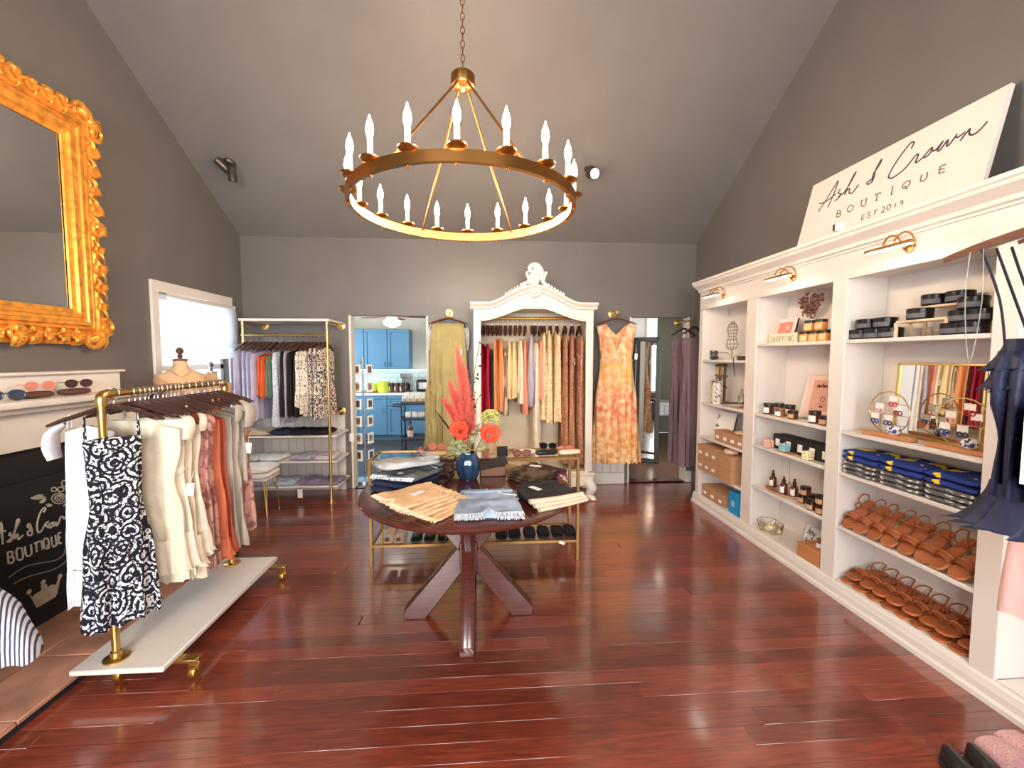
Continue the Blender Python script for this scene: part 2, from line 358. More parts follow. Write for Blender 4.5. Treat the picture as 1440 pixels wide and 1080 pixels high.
for i in range(3):
    a, b = us[i], us[i+1]; c = E('upper_cabinet', ['blue shaker wall cabinet beside the card rack', 'middle blue wall cabinet with right-hand pull', 'blue wall cabinet next to the microwave'][i], 'cabinet', ((a+b)/2, YU, 1.27))
    MB().bx(-(b-a)/2, (b-a)/2, .0, .34, 0, .74).build('body', BLUECAB, c); shaker(c, 'door', -(b-a)/2, (b-a)/2, 0, .74, 0, ((b-a)/2*(-.8 if i == 2 else .8), .1))
c = E('upper_cabinet', 'short blue wall cabinet above the microwave', 'cabinet', (-.82, YU, 1.62)); MB().bx(-.2, .4, 0, .34, 0, .39).build('body', BLUECAB, c); shaker(c, 'door', -.2, .1, 0, .39, 0); shaker(c, 'door', .1, .4, 0, .39, 0)
mw = E('microwave', 'steel microwave mounted under a short blue cabinet', 'microwave', (-.82, YU, 1.27)); MB().bx(-.2, .4, -.03, .34, 0, .345).build('body', STEEL, mw, bev=.006)
MB().bx(-.19, .25, -.04, -.03, .06, .3).build('door', BLACK, mw, bev=.003); MB().tube([(.27, -.045, .08), (.27, -.06, .1), (.27, -.06, .26), (.27, -.045, .28)], .007, 6).build('handle', STEEL, mw)
ls = [-2.95, -2.28, -1.72, -1.42, -.86]
for i in range(4):
    a, b = ls[i], ls[i+1]; h = (b-a)/2; c = E('base_cabinet', ['blue base cabinet hidden behind the card rack', 'wide blue shaker base cabinet under the counter', 'narrow blue base cabinet with drawer behind the cart', 'blue base cabinet behind the olive dress'][i], 'cabinet', ((a+b)/2, YLW, 0))
    MB().bx(-h, h, .0, .58, .1, .815).bx(-h, h, .06, .58, 0, .1).build('body', BLUECAB, c); shaker(c, 'door', -h, h, .1, .62 if i == 2 else .81, 0, (h*.75, .55))
    if i == 2: shaker(c, 'drawer', -h, h, .63, .81, 0)
ct = T(MB().box((0, 0, .02), (2.7, .66, .04)).build('countertop', mat('white quartz', (232, 236, 236), .2, var=.03), loc=(-1.6, 8.02, .815), bev=.006), 'white quartz countertop on the blue base cabinets', 'countertop')
bs = ST(MB().bx(KX0, KX1, KY1-.008, KY1, .855, 1.27).build('trim_8', mat('grey grout', (150, 172, 178), .8))); tp = None
for j in range(5):
    for i in range(16):
        if tp is None: o = MB().box((0, 0, 0), (.155, .01, .077)).build('tile', TILEW, bs, bev=.003); tp = o.data
        else: o = bpy.data.objects.new('tile', tp); COL.objects.link(o); o.parent = bs
        o.location = (-2.85+i*.16+(.08 if j % 2 else 0), KY1-.012, .9+j*.082)
led = T(MB().box((0, 0, 0), (1.5, .03, .012)).build('strip_light', mat('led strip', (235, 250, 255), emit=2.5), loc=(-1.75, 8.22, 1.26)), 'slim strip light under the blue wall cabinets', 'light')
fan = E('ceiling_fan', 'ceiling fan with wooden blades and white glass bowl light', 'ceiling fan', (-1.48, 7.1, KZ-.0))
MB().tube([(0, 0, 0), (0, 0, -.14)], .018, 8).build('downrod', STEEL, fan)
MB().lathe([(.02, -.12), (.02, -.2), (.1, -.22), (.11, -.28), (.08, -.31)], 20).build('motor', STEEL, fan)
for k in range(5): MB().prism(cr([(.1, -.03, 0), (.3, -.06, 0), (.55, -.06, 0), (.6, 0, 0), (.55, .06, 0), (.3, .06, 0), (.1, .03, 0)], 3, True), -.27, -.26).build('blade', mat('fan blade wood', (150, 92, 66), .5), fan, rot=(0, 0, k*2*pi/5+.2))
MB().lathe([(.09, -.31), (.14, -.34), (.13, -.39), (.08, -.425), (.01, -.44)], 20).build('glass_bowl', mat('lit fan bowl', (255, 246, 225), emit=4), fan)
# ---------------- passage beyond the right doorway
HX0, HX1, HY1, HZ = 1.2, 3.4, 6.05, 2.42
ST(MB().bx(HX0, HX1+.6, YB+.06, 8.2, -.06, -.002).build('floor_hall', FLOORH)); ST(MB().bx(HX0-.1, HX1+.7, YB+.12, 8.3, HZ, HZ+.06).build('ceiling_hall', CREAMW))
GREIGE = mat('greige wall paint', (206, 200, 186), .6, var=.02)
w_ = MB(); w_.bx(HX0, 2.50, HY1, HY1+.1, 0, HZ).bx(2.50, 3.3, HY1, HY1+.1, 2.1, HZ).bx(3.3, HX1+.6, HY1, HY1+.1, 0, HZ); WH = ST(w_.build('wall_hall_back', GREIGE))
for n, (a, b) in ((9, (2.34, 2.50)), (10, (3.3, 3.42))): ST(MB().bx(a, b, HY1-.025, HY1, 0, 2.2).build('trim_%d' % n, WHITE, bev=.005))
ST(MB().bx(HX0, 2.34, HY1-.02, HY1, 0, .17).build('baseboard_hall', WHITE, bev=.005))
ST(MB().bx(HX0-.1, HX0, YB+.12, 8.2, 0, HZ).build('wall_hall_left', GREIGE))
h_ = MB(); h_.bx(HX1, HX1+.1, YB+.12, 5.1, 0, HZ).bx(HX1, HX1+.1, 6.0, HY1+.1, 0, HZ).bx(HX1, HX1+.1, 5.1, 6.0, 0, .8).bx(HX1, HX1+.1, 5.1, 6.0, 2.2, HZ).bx(HX1+.5, HX1+.6, HY1+.1, 8.2, 0, HZ); ST(h_.build('wall_hall_right', GREIGE)); ST(MB().bx(HX0, HX1+.6, 8.2, 8.3, 0, HZ).build('wall_bath_back', mat('pale green paint', (204, 206, 188), .6)))
cl = E('hall_fill_lamp', 'added round flush fill lamp, unseen on the rear passage ceiling', 'light', (3.0, 7.1, HZ)); MB().lathe([(.15, 0), (.15, -.02)], 20).build('base', WHITE, cl); MB().lathe([(.14, -.02), (.12, -.06), (.03, -.09)], 20).build('diffuser', mat('lit diffuser', (255, 240, 215), emit=5), cl)  # unseen lamp added to light the rear passage
cl2 = dup(cl, (1.9, 5.5, HZ), 0, 'added round flush fill lamp, unseen above the standing mirror')  # second added lamp, out of view, brightens the mirror end
sm = E('standing_mirror', 'tall black framed mirror leaning on the passage wall', 'mirror', (PY(908, 500, 5.88).x, 5.88, .0)); mw_, mh_ = .17, 1.78
f = MB()
for a, b, c, d in ((-mw_-.03, -mw_+.035, 0, mh_), (mw_-.035, mw_+.03, 0, mh_), (-mw_, mw_, 0, .06), (-mw_, mw_, mh_-.06, mh_)): f.bx(a, b, -.02, .02, c, d)
f.build('frame', BLACK, sm, bev=.005); MB().bx(-mw_+.03, mw_-.03, -.004, .01, .05, mh_-.05).build('glass', MIRR, sm); sm.rotation_euler = (R(-2), 0, R(-25))
va = E('vanity', 'white vanity drawer unit with open knee space', 'vanity', (2.98, 6.9, 0)); MB().bx(-.5, .5, 0, .5, .7, .74).build('top', WHITE, va, bev=.006); MB().bx(-.48, .48, .03, .48, .52, .7).build('apron', WHITE, va)
for k in (-1, 1): d = MB().bx(k*.24-.2, k*.24+.2, .01, .03, .54, .68).build('drawer', WHITE, va, bev=.004); MB().ell((k*.24, 0, .61), (.015, .015, .015), 8, 6).build('knob', STEEL, d)
for x in (-.46, .46):
    for y in (.05, .46): MB().tube([(x, y, 0), (x, y, .52)], [.015, .025], 8).build('leg', WHITE, va)
for k in range(3): T(MB().lathe([(.02, 0), (.022, .04), (.01, .05), (.01, .07)], 10).build('bottle', BLACK, loc=(2.7+.12*k, 6.98, .74)), 'small dark bottle standing on the white vanity', 'bottle', 'bottles on the vanity')
wr = E('wreath', 'small green leaf sprig on the pale far wall', 'wall decor', (PY(960, 490, 8.15).x+.05, 8.17, 1.63))
g = MB()
for i in range(26):
    a = i*2.4; q = .03+.012*i**.5*2; g.ell((q*cos(a)*1.3, 0, q*sin(a)*2), (.05, .008, .02), 6, 4, rot=(0, a, 0))
g.build('leaves', mat('sprig green', (84, 132, 98), .7), wr)
# ================================================================ LARGE OBJECTS
class Plane:
    def __init__(s, o, ex, ey): s.o, s.ex, s.ey = V(o), V(ex).normalized(), V(ey).normalized(); s.n = s.ex.cross(s.ey)
    def uv(s, px, py):
        d = ray(px, py); t = (s.o-CAM).dot(s.n)/d.dot(s.n); q = CAM+d*t-s.o; return (q.dot(s.ex), q.dot(s.ey))
    def pen(s, mb, strokes, org, k, w, smooth=True, off=.001, rel=V((0, 0, 0))):
        for st in strokes:
            mb.ribbon([s.uv(org[0]+a/k, org[1]+b/k) for a, b in st], w, s.o-rel+s.n*off, s.ex, s.ey, smooth=smooth)
        return mb

# ---- fireplace on the left wall
fp = E('fireplace', 'white painted mantel around a blacked-out fireplace', 'fireplace', (XL, 2.35, 0)); r0 = V((XL, 2.35, 0))
def fb(x0, x1, y0, y1, z0, z1, m=None): return (m or MB()).bx(x0-XL, x1-XL, y0-2.35, y1-2.35, z0, z1)
fb(XL, XL+.06, 1.5, 3.2, 1.2, 1.40).build('back_panel', WHITE, fp, bev=.004); fb(XL, XL+.085, 1.47, 3.22, 1.395, 1.415).build('back_cap', WHITE, fp, bev=.005)
fb(XL, -2.36, 1.45, 3.26, 1.235, 1.272).build('shelf', WHITE, fp, bev=.008, seg=2)
fb(XL, -2.41, 1.48, 3.23, 1.20, 1.235).build('bed_moulding', WHITE, fp, bev=.012, seg=2); fb(XL, -2.46, 1.5, 3.2, 1.0, 1.2).build('frieze', WHITE, fp, bev=.004)
fb(XL, -2.47, 2.86, 3.18, 0.05, 1.0).build('pilaster', WHITE, fp, bev=.006); fb(XL, -2.47, 1.5, 1.78, 0.05, 1.0).build('pilaster', WHITE, fp, bev=.006)
fb(XL, -2.505, 1.78, 2.86, .05, 1.0).build('black_surround', mat('black fire surround', (26, 26, 27), .6, var=.15), fp)
he = ST(MB().bx(XL+.02, -1.87, 1.35, 3.3, 0, .03).build('trim_11', BLACKM)); tl = None
ys = cells(1.35, 3.3, 5); xs = [-2.46, -2.16, -1.86]
for i in range(5):
    for j in range(2):
        if tl is None: o = MB().box((0, 0, 0), (.296, .386, .02)).build('hearth_slab', STONE, he, bev=.003); tl = o.data
        else: o = bpy.data.objects.new('hearth_slab', tl); COL.objects.link(o); o.parent = he
        o.location = ((xs[j]+xs[j+1])/2, (ys[i]+ys[i+1])/2, .04+(.0012 if (i+j) % 2 else 0))
# chalkboard leaning in the fireplace
cb = E('chalkboard', 'black chalkboard with white chalk lettering, flowers and crown', 'chalkboard', (-2.40, 2.33, .052))
CP = Plane((-2.40, 2.33, .052), (0, 1, 0), (-.085, 0, .77)); rel = V((-2.40, 2.33, .052))
def slab(x0, x1, y0, y1, t0, t1): return MB().add([CP.ex*a+CP.ey*b+CP.n*c for a in (x0, x1) for b in (y0, y1) for c in (t0, t1)], [(0, 1, 3, 2), (4, 6, 7, 5), (0, 4, 5, 1), (2, 3, 7, 6), (0, 2, 6, 4), (1, 5, 7, 3)])
slab(-.44, .44, 0, .775, -.015, 0).build('board', CHALK, cb, fix=True)
for a, b, c, d in ((-.44, .44, .76, .775), (.405, .44, 0, .76)): slab(a, b, c, d, 0, .006).build('frame_rail', BLACKM, cb, fix=True)
A_, k = (0, 660), 9; D_ = (0, 750); ch = MB()
CP.pen(ch, [[(-30, 960), (10, 670), (30, 950)], [(-20, 800), (70, 775)], [(130, 800), (110, 830), (150, 850), (130, 910), (90, 915), (120, 890), (150, 850), (200, 740), (240, 650), (215, 640), (190, 760), (180, 880), (220, 820), (230, 885), (290, 830)],
    [(400, 770), (370, 690), (345, 720), (400, 780), (395, 830), (355, 835), (350, 790), (410, 760)], [(545, 545), (575, 500), (550, 490), (500, 560), (465, 700), (480, 795), (520, 780), (570, 690), (615, 660)],
    [(570, 690), (605, 735), (640, 680), (610, 720), (640, 740), (665, 700), (650, 680), (680, 675), (680, 720), (705, 670), (715, 715), (745, 660), (760, 610), (790, 600), (810, 625), (850, 580), (840, 680), (900, 620)]], A_, k, .009, rel=rel)
CP.pen(ch, [[(90, 240), (105, 380)], [(90, 240), (150, 235), (145, 290), (100, 310)], [(100, 310), (165, 305), (160, 365), (105, 380)], [(240, 185), (205, 210), (215, 320), (250, 338), (285, 310), (275, 200), (240, 185)], [(310, 165), (325, 270), (360, 285), (395, 255), (385, 140)], [(425, 130), (500, 100)], [(455, 120), (460, 238)], [(520, 90), (535, 205)],
    [(580, 60), (550, 90), (560, 180), (600, 190), (615, 160), (605, 80), (580, 60)], [(590, 150), (625, 185)], [(645, 45), (660, 155), (695, 160), (710, 130), (695, 20)], [(730, 0), (740, 130)], [(730, 0), (770, -10)], [(735, 60), (765, 50)], [(740, 132), (778, 120)]], D_, k, .009, rel=rel)
ch.build('chalk_lettering', CHALKW, cb)
ch = MB(); CP.pen(ch, [[(110, 560), (200, 490), (350, 410), (550, 370), (700, 340), (800, 270), (830, 190), (935, 105), (910, 180), (995, 150), (880, 260), (860, 310)], [(170, 640), (300, 570), (450, 520), (640, 470), (780, 400), (860, 310)], [(835, 525), (920, 425)], [(855, 540), (960, 465)], [(870, 600), (980, 540)], [(870, 675), (970, 660)], [(850, 735), (950, 742)]], D_, k, .006, rel=rel)
ch.build('chalk_ribbon', mat('dusty chalk', (150, 140, 128), .95), cb)
crown = [(355, 745), (405, 815), (440, 770), (500, 735), (520, 720), (515, 660), (545, 625), (590, 650), (600, 690), (640, 650), (705, 650), (745, 550), (760, 560), (720, 760), (690, 810), (460, 945), (420, 870)]
pc = [CP.uv(D_[0]+a/9, D_[1]+b/9) for a, b in crown]; mcb = MB(); n = len(pc)
mcb.add([CP.ex*a+CP.ey*b+CP.n*h for h in (.0005, .003) for a, b in pc], [tuple(range(n, 2*n))]+[(i, (i+1) % n, n+(i+1) % n, n+i) for i in range(n)])
for a, b in ((360, 742), (540, 618), (752, 545)): u_ = CP.uv(a/9, 750+b/9); mcb.ell(CP.ex*u_[0]+CP.ey*u_[1]+CP.n*.003, (.004, .014, .014), 8, 6)
mcb.build('chalk_crown', mat('cream chalk', (206, 200, 172), .95, var=.15, vs_=40), cb, fix=True)
ch = MB()
for cx, cy, ra, rb in ((740, 370, 90, 65), (745, 365, 55, 40), (745, 360, 25, 20), (810, 180, 32, 40), (870, 245, 42, 38), (765, 255, 40, 30), (680, 255, 35, 25)): CP.pen(ch, [[(cx+ra*cos(t*.7), cy+rb*sin(t*.7)) for t in range(10)]], A_, 9, .006, rel=rel)
for (a, b), (c, d) in (((385, 365), (570, 360)), ((420, 350), (540, 330)), ((500, 420), (575, 385)), ((580, 450), (650, 460)), ((800, 465), (890, 380)), ((880, 340), (960, 380)), ((920, 440), (1010, 560)), ((960, 400), (990, 520)), ((930, 470), (1000, 450))): CP.pen(ch, [[(a, b), ((a+c)/2, (b+d)/2-12), (c, d), ((a+c)/2, (b+d)/2+12), (a, b)]], A_, 9, .008, rel=rel)
ch.build('chalk_flowers', mat('soft chalk', (186, 186, 160), .95, var=.3, vs_=50), cb)

# ---- carved gilt mirror
gx, gy0, gy1, gz0, gz1 = XL+.004, 1.93, 3.13, 1.58, 3.10; gc = V((gx, (gy0+gy1)/2, gz0)); gw, gh = (gy1-gy0)/2, gz1-gz0
gm_ = E('wall_mirror', 'large mirror in an ornate carved gold frame above the mantel', 'mirror', gc)
def loops(prof): 
    m = MB(); vs = []
    for i, h in prof: vs += [(h, -gw+i, i), (h, gw-i, i), (h, gw-i, gh-i), (h, -gw+i, gh-i)]
    m.add(vs, [(4*a+b, 4*a+(b+1) % 4, 4*a+4+(b+1) % 4, 4*a+4+b) for a in range(len(prof)-1) for b in range(4)]); return m
loops([(0, 0), (0, .03), (.03, .05), (.07, .06), (.09, .05), (.10, .065), (.115, .065), (.12, .045)]).build('outer_moulding', GILT, gm_, ang=25)
loops([(.12, .045), (.125, .06), (.145, .062), (.15, .05), (.17, .046), (.175, .055), (.195, .055), (.2, .035), (.225, .03), (.23, .02)]).build('inner_moulding', GILT, gm_, ang=25)
MB().bx(.0, .016, -gw+.22, gw-.22, .22, gh-.22).build('mirror_glass', MIRR, gm_)
def spiral(c, s, a0, fl, turns=1.4, r=.016):
    p = [V((.055+.012*sin(t/20*pi), c[0]+s*(1-t/26)*cos(a0+fl*t/20*turns*2*pi), c[1]+s*(1-t/26)*sin(a0+fl*t/20*turns*2*pi))) for t in range(20)]
    return p
def leaf(m, c, ang, L_, w_, bend=.6, x=.05):
    p = []
    for t in range(6): a = ang+bend*t/5; p.append(V((x+.03*sin(pi*t/5), c[0]+L_*t/5*cos(a), c[1]+L_*t/5*sin(a))))
    m.tube(p, [w_*.5, w_, w_*1.05, w_*.8, w_*.5, w_*.12], 6, flat=.7)
rg = random.Random(11)
for sx in (-1, 1):
    for sz in (0, 1):
        m = MB(); c = (sx*(gw-.06), gh-.06 if sz else .06); da = math.atan2(1 if sz else -1, sx)
        for q in range(-4, 5): leaf(m, (c[0]-.03*cos(da), c[1]-.03*sin(da)), da+q*.36, .12-.008*abs(q), .016, .5*(1 if q > 0 else -1))
        for q in (-1, 1): m.tube(spiral((c[0]-.02*cos(da)+q*.07*sin(da), c[1]-.02*sin(da)-q*.07*cos(da)), .05, da+pi, q), [.018, .016, .012, .006], 6)
        m.ell((.06, c[0], c[1]), (.03, .04, .04), 10, 6); m.build('carved_corner', GILT, gm_)
def side_orn(axis, fixed, lo, hi, outward):
    n = 9
    for i in range(n):
        m = MB(); t = lo+(hi-lo)*(i+.5)/n; c = (fixed, t) if axis == 'v' else (t, fixed); oa = (0 if outward > 0 else pi) if axis == 'v' else (pi/2 if outward > 0 else -pi/2)
        ta = pi/2 if axis == 'v' else 0; big = 1.35 if i == n//2 else .8+.3*((i*7) % 3)/2; dirn = 1 if i >= n//2 else -1
        m.tube(spiral(c, .042*big, oa+rg.uniform(-.5, .5), dirn), [.015*big, .014*big, .01, .004], 6)
        for q in range(4 if i != n//2 else 7): leaf(m, c, oa+dirn*(-.9+.5*q), (.055-.004*q)*big, .013*big, dirn*.7)
        leaf(m, c, ta*1 if dirn > 0 else ta+pi, .11, .012, .5); leaf(m, c, oa+pi+.6*dirn, .07, .011, -.6)
        m.build('carved_scroll', GILT, gm_)
for s in (-1, 1): side_orn('v', s*(gw-.05), .2, gh-.2, s)
side_orn('h', .05, -gw+.2, gw-.2, -1); side_orn('h', gh-.05, -gw+.2, gw-.2, 1)

# ---- chandelier over the table
CX, CY, CZ, CRAD = -.105, 2.42, 2.30, .6
chd = E('chandelier', 'round gold wagon-wheel chandelier with eighteen lit candle bulbs', 'chandelier', (CX, CY, CZ))
ro, ri, hh = CRAD+.012, CRAD-.012, .05
MB().lathe([(ri, 0), (ro, 0), (ro, hh), (ri, hh), (ri, 0)], 72, cap=False).build('ring', BRASS, chd, ang=30)
MB().lathe([(.012, .64), (.02, .65), (.062, .66), (.066, .67), (.066, .715), (.058, .725), (.015, .73), (.012, .75)], 24).build('hub', BRASS, chd)
for a in (60, 120, 240, 300):
    c, s = cos(R(a)), sin(R(a)); MB().tube([(c*.045, s*.045, .67), (c*CRAD, s*CRAD, .03)], .007, 8).build('support_rod', BRASS, chd)
m = MB(); z = .75; ztop = ZE+SL*(YB-CY)-CZ-.08; i = 0
while z < ztop:
    p = [V((.011*cos(t) if i % 2 else 0, 0 if i % 2 else .011*cos(t), z+.022+.022*sin(t))) for t in cells(0, 2*pi, 10)[:-1]]; m.tube(p, .0028, 5, True); z += .036; i += 1
m.build('chain', BRASS, chd)
MB().lathe([(.06, ztop+.09), (.06, ztop+.02), (.03, ztop)], 20).build('canopy', BRASS, chd)
BULB = mat('lit candle bulb', (255, 226, 180), .3, emit=260, tcol=(255, 228, 194)); CANDLE = mat('candle sleeve ivory', (244, 224, 186), .4)
pr = None
for i in range(18):
    a = 2*pi*i/18-pi/2
    if pr is None:
        cs = MB().lathe([(.0125, hh+.012), (.0125, hh+.10)], 12).build('candle_sleeve', CANDLE, chd)
        dp = MB().lathe([(.012, hh), (.034, hh+.002), (.046, hh+.012), (.044, hh+.02), (.012, hh+.014)], 16).build('drip_pan', BRASS, cs)
        bu = MB().lathe([(.007, hh+.10), (.014, hh+.115), (.0175, hh+.135), (.014, hh+.16), (.006, hh+.182), (.0015, hh+.2)], 10).build('bulb', BULB, cs)
        fn = MB().lathe([(.004, 0), (.009, -.006), (.006, -.014), (.001, -.018)], 10).build('finial', BRASS, cs); pr = (cs, dp, bu, fn)
    else:
        cs = pr[0].copy(); COL.objects.link(cs)
        for q in pr[1:]: d = q.copy(); COL.objects.link(d); d.parent = cs
    cs.location = (CRAD*cos(a), CRAD*sin(a), 0)
# ---- ceiling spots
SLOPE = -atan(SL)
def on_ceil(px, py): d = ray(px, py); t = (ZE+SL*YB-HC)/(d.z+SL*d.y); return CAM+d*t
p = on_ceil(322, 228)
sp = E('ceiling_spotlight', 'gunmetal twin-cylinder spotlight on the sloped ceiling', 'spotlight', p-V((0, 0, .02)))
MB().lathe([(.055, .02), (.055, .0), (.04, -.012)], 20).build('base', DSTEEL, sp, rot=(SLOPE, 0, 0))
for (dx, dy, dz), rr in (((-.03, -.06, -.03), (R(55), 0, R(-35))), ((.05, -.05, -.10), (R(8), 0, 0))):
    h = MB().lathe([(.032, .055), (.034, .05), (.034, -.065), (.028, -.07), (.026, -.06)], 18).build('spot_head', DSTEEL, sp, loc=(dx, dy, dz), rot=rr)
    MB().lathe([(.025, -.06), (.001, -.058)], 16, cap=False).build('lamp_lens', mat('lit lens', (255, 240, 220), emit=14), h)
    MB().tube([(0, 0, 0), (dx, dy, dz)], .008, 6).build('arm', DSTEEL, sp)
p = on_ceil(829, 236)
sp2 = E('ceiling_spotlight', 'glowing round spotlight on the sloped ceiling beside the chandelier', 'spotlight', p)
MB().lathe([(.05, .0), (.05, -.02), (.03, -.04)], 20).build('base', DSTEEL, sp2); h = MB().lathe([(.04, .05), (.045, .04), (.045, -.05), (.042, -.06)], 18).build('spot_head', DSTEEL, sp2, loc=(0, -.09, -.09), rot=(R(-68), 0, R(14)))
MB().lathe([(.041, -.062), (.03, -.068), (.001, -.07)], 18).build('lamp_lens', mat('glowing lens', (255, 226, 170), emit=60), h)
for k, (x, y) in enumerate(((-1.3, -.1), (1.3, -.1))):
    zc = ZR-(YR-y)*(ZR-ZEF)/(YR-YF); s3 = E('ceiling_spotlight', ['gunmetal spotlight on the street-side slope facing the bookcase', 'gunmetal spotlight on the street-side slope facing the mantel'][k], 'spotlight', (x, y, zc-.04))
    MB().lathe([(.05, .03), (.05, 0)], 16).build('base', DSTEEL, s3); h = MB().lathe([(.05, 0), (.05, -.12)], 16).build('spot_head', DSTEEL, s3, rot=(R(25), 0, 0)); MB().lathe([(.045, -.121), (.001, -.124)], 16).build('lamp_lens', mat('bright lens', (255, 238, 215), emit=60), h)

# ---- round table with crossed base
TX, TY, TZ, TR_ = -.09, 2.42, .75, .60
tb = E('round_table', 'round cherry-stained display table on a crossed X base', 'table', (TX, TY, 0))
MB().lathe([(.001, .712), (.54, .712), (.575, .718), (.595, .73), (.60, .74), (.595, .748), (.585, .75), (.001, .75)], 72).build('tabletop', TABLE, tb, ang=25)
def xleg(ang, s):
    c, sn = cos(ang), sin(ang); m = MB(); t = .032; w2 = .05
    P = [(-s*.30, .71), (-s*.19, .71), (s*.37, .05), (s*.37, .0), (s*.25, .0)]; P = P if s > 0 else P[::-1]
    return m.prism(P, -.038, .038, 'y', Matrix.Rotation(ang, 4, 'Z'))
for a in (0, pi/2):
    for s in (-1, 1): xleg(a, s).build('leg', TABLE, tb, bev=.004, fix=True)
MB().lathe([(.30, .68), (.30, .712)], 4).build('cleat', TABLE, tb, rot=(0, 0, pi/4)); MB().box((0, 0, .37), (.1, .1, .16)).build('hub_block', TABLE, tb, bev=.004)

# ---- gold and glass console behind the table
co = E('console_table', 'slim gold-framed console with glass shelves behind the round table', 'console table', (-.06, 3.18, 0))
hx, hy, zt = .745, .15, .775
for x in (-hx, hx):
    for y in (-hy, hy): MB().bx(x-.011, x+.011, y-.011, y+.011, 0, zt).build('leg', OBRASS, co, bev=.002)
for z in (zt-.011, .15, .46):
    for y in (-hy, hy): MB().bx(-hx, hx, y-.01, y+.01, z-.011, z+.011).build('rail', OBRASS, co, bev=.002)
    for x in (-hx, hx): MB().bx(x-.01, x+.01, -hy, hy, z-.011, z+.011).build('rail', OBRASS, co, bev=.002)
    MB().bx(-hx+.008, hx-.008, -hy+.008, hy-.008, z-.004, z+.003).build('glass_shelf', GLASS, co)
CTOP, CLOW, CMID = zt-.008, .153, .463

# ---- armoire
ax0, ax1, ay0, ay1 = -.10, 1.13, 4.36, 4.84; aw = (ax1-ax0)/2; acx = (ax0+ax1)/2; ad = ay1-ay0
ar = E('armoire', 'antique white open armoire with carved arched crest', 'armoire', (acx, ay0, 0))
def atop(x):                                # height of the cornice curve
    u = abs(x)/aw
    if u > .72: return 2.035
    v = 1-u/.72; return 2.035+.175*(v*v*(3-2*v))**.8
def alow(x):
    u = min(1, abs(x)/(aw-.07)); v = 1-u; return 1.865+.14*(v*v*(3-2*v))
N_ = 48; xs_ = [-aw+2*aw*i/N_ for i in range(N_+1)]
for s in (-1, 1):
    MB().bx(s*aw-(.035 if s > 0 else 0), s*aw+(0 if s > 0 else .035), .0, ad, .25, 2.0).build('side_panel', WWHITE, ar, bev=.003)
    MB().bx(min(s*aw, s*(aw-.075)), max(s*aw, s*(aw-.075)), -.015, .02, .3, 2.03).build('front_stile', WWHITE, ar, bev=.006, seg=2)
MB().bx(-aw, aw, ad-.015, ad, .25, 2.0).build('back_panel', mat('linen armoire back', (226, 210, 184), .7, var=.05), ar)
MB().bx(-aw, aw, 0, ad, .27, .3).build('bottom_board', WWHITE, ar); MB().bx(-aw, aw, 0, ad, 1.99, 2.02).build('roof_board', WWHITE, ar)
m = MB(); xi = [x for x in xs_ if abs(x) <= aw-.07]; m.prism([(x, alow(x)) for x in xi]+[(x, atop(x)-.04) for x in xi[::-1]], -.012, .02, 'y'); m.build('arched_frieze', WWHITE, ar, fix=True)
for off, pf in (((-.0), [(-.02, -.055), (-.045, -.05), (-.045, -.035), (-.065, -.02), (-.085, -.005), (-.085, .012), (-.02, .016), (.06, .016)]),):
    m = MB(); m.grid(lambda u, v: V((xs_[round(u*N_)]*1.05, pf[round(v*7)][0], atop(xs_[round(u*N_)])+pf[round(v*7)][1])), N_, 7); m.build('cornice', WWHITE, ar, ang=50)
for s in (-1, 1):
    m = MB(); m.grid(lambda u, v: V((s*(aw+.0+[.002, .015, .015, .03][round(v*3)]), -.06+u*(ad+.05), 2.035+[-.055, -.03, -.01, .014][round(v*3)])), 4, 3); m.build('cornice_return', WWHITE, ar)
for dz, r_ in ((-.085, .006), (-.012, 0)):
    if r_: MB().tube([(x, -.014, atop(x)+dz) for x in xs_ if abs(x) < aw-.02], r_, 6).build('bead', WWHITE, ar)
MB().tube([(x, -.014, alow(x)+.02) for x in xi], .009, 6).build('bead', WWHITE, ar)
cz = atop(0); cr_ = MB()
def curl(m, pts, r, n=7): m.tube(cr([V((a, -.06, b)) for a, b in pts], 5), r, n)
curl(cr_, [(-.14, cz+.01), (-.07, cz+.04), (-.03, cz+.09), (0, cz+.15), (.03, cz+.185), (.055, cz+.17), (.05, cz+.135), (.02, cz+.13), (.005, cz+.15)], [.012, .02, .024, .024, .024, .02, .014])
curl(cr_, [(.14, cz+.0), (.09, cz+.03), (.07, cz+.09), (.065, cz+.15), (.03, cz+.2), (-.02, cz+.205), (-.05, cz+.18), (-.045, cz+.15), (-.02, cz+.15)], [.012, .02, .026, .026, .024, .02, .014])
curl(cr_, [(-.05, cz+.02), (-.06, cz+.07), (-.08, cz+.11), (-.07, cz+.125)], [.02, .014, .012, .01]); curl(cr_, [(.08, cz+.04), (.1, cz+.09), (.11, cz+.12)], [.018, .012, .012])
for x, z_, q in ((-.075, .13, .016), (.112, .13, .016), (0, .05, .05), (-.03, .1, .03), (.02, .08, .035)): cr_.ell((x, -.06, cz+z_), (q, q*.7, q), 10, 6)
for s in (-1, 1):
    for i in range(7):
        x = s*(.1+.03*i); a = (2.3 if s < 0 else .8); zz = atop(x)+.012
        cr_.tube([V((x+s*.0, -.06, zz)), V((x+.02*cos(a), -.07, zz+.025)), V((x+.035*cos(a+s*.5), -.06, zz+.05-.006*i))], [.014, .012, .003], 6); cr_.ell((x, -.065, zz+.008), (.016, .012, .012), 8, 5)
cr_.build('carved_crest', WWHITE, ar)
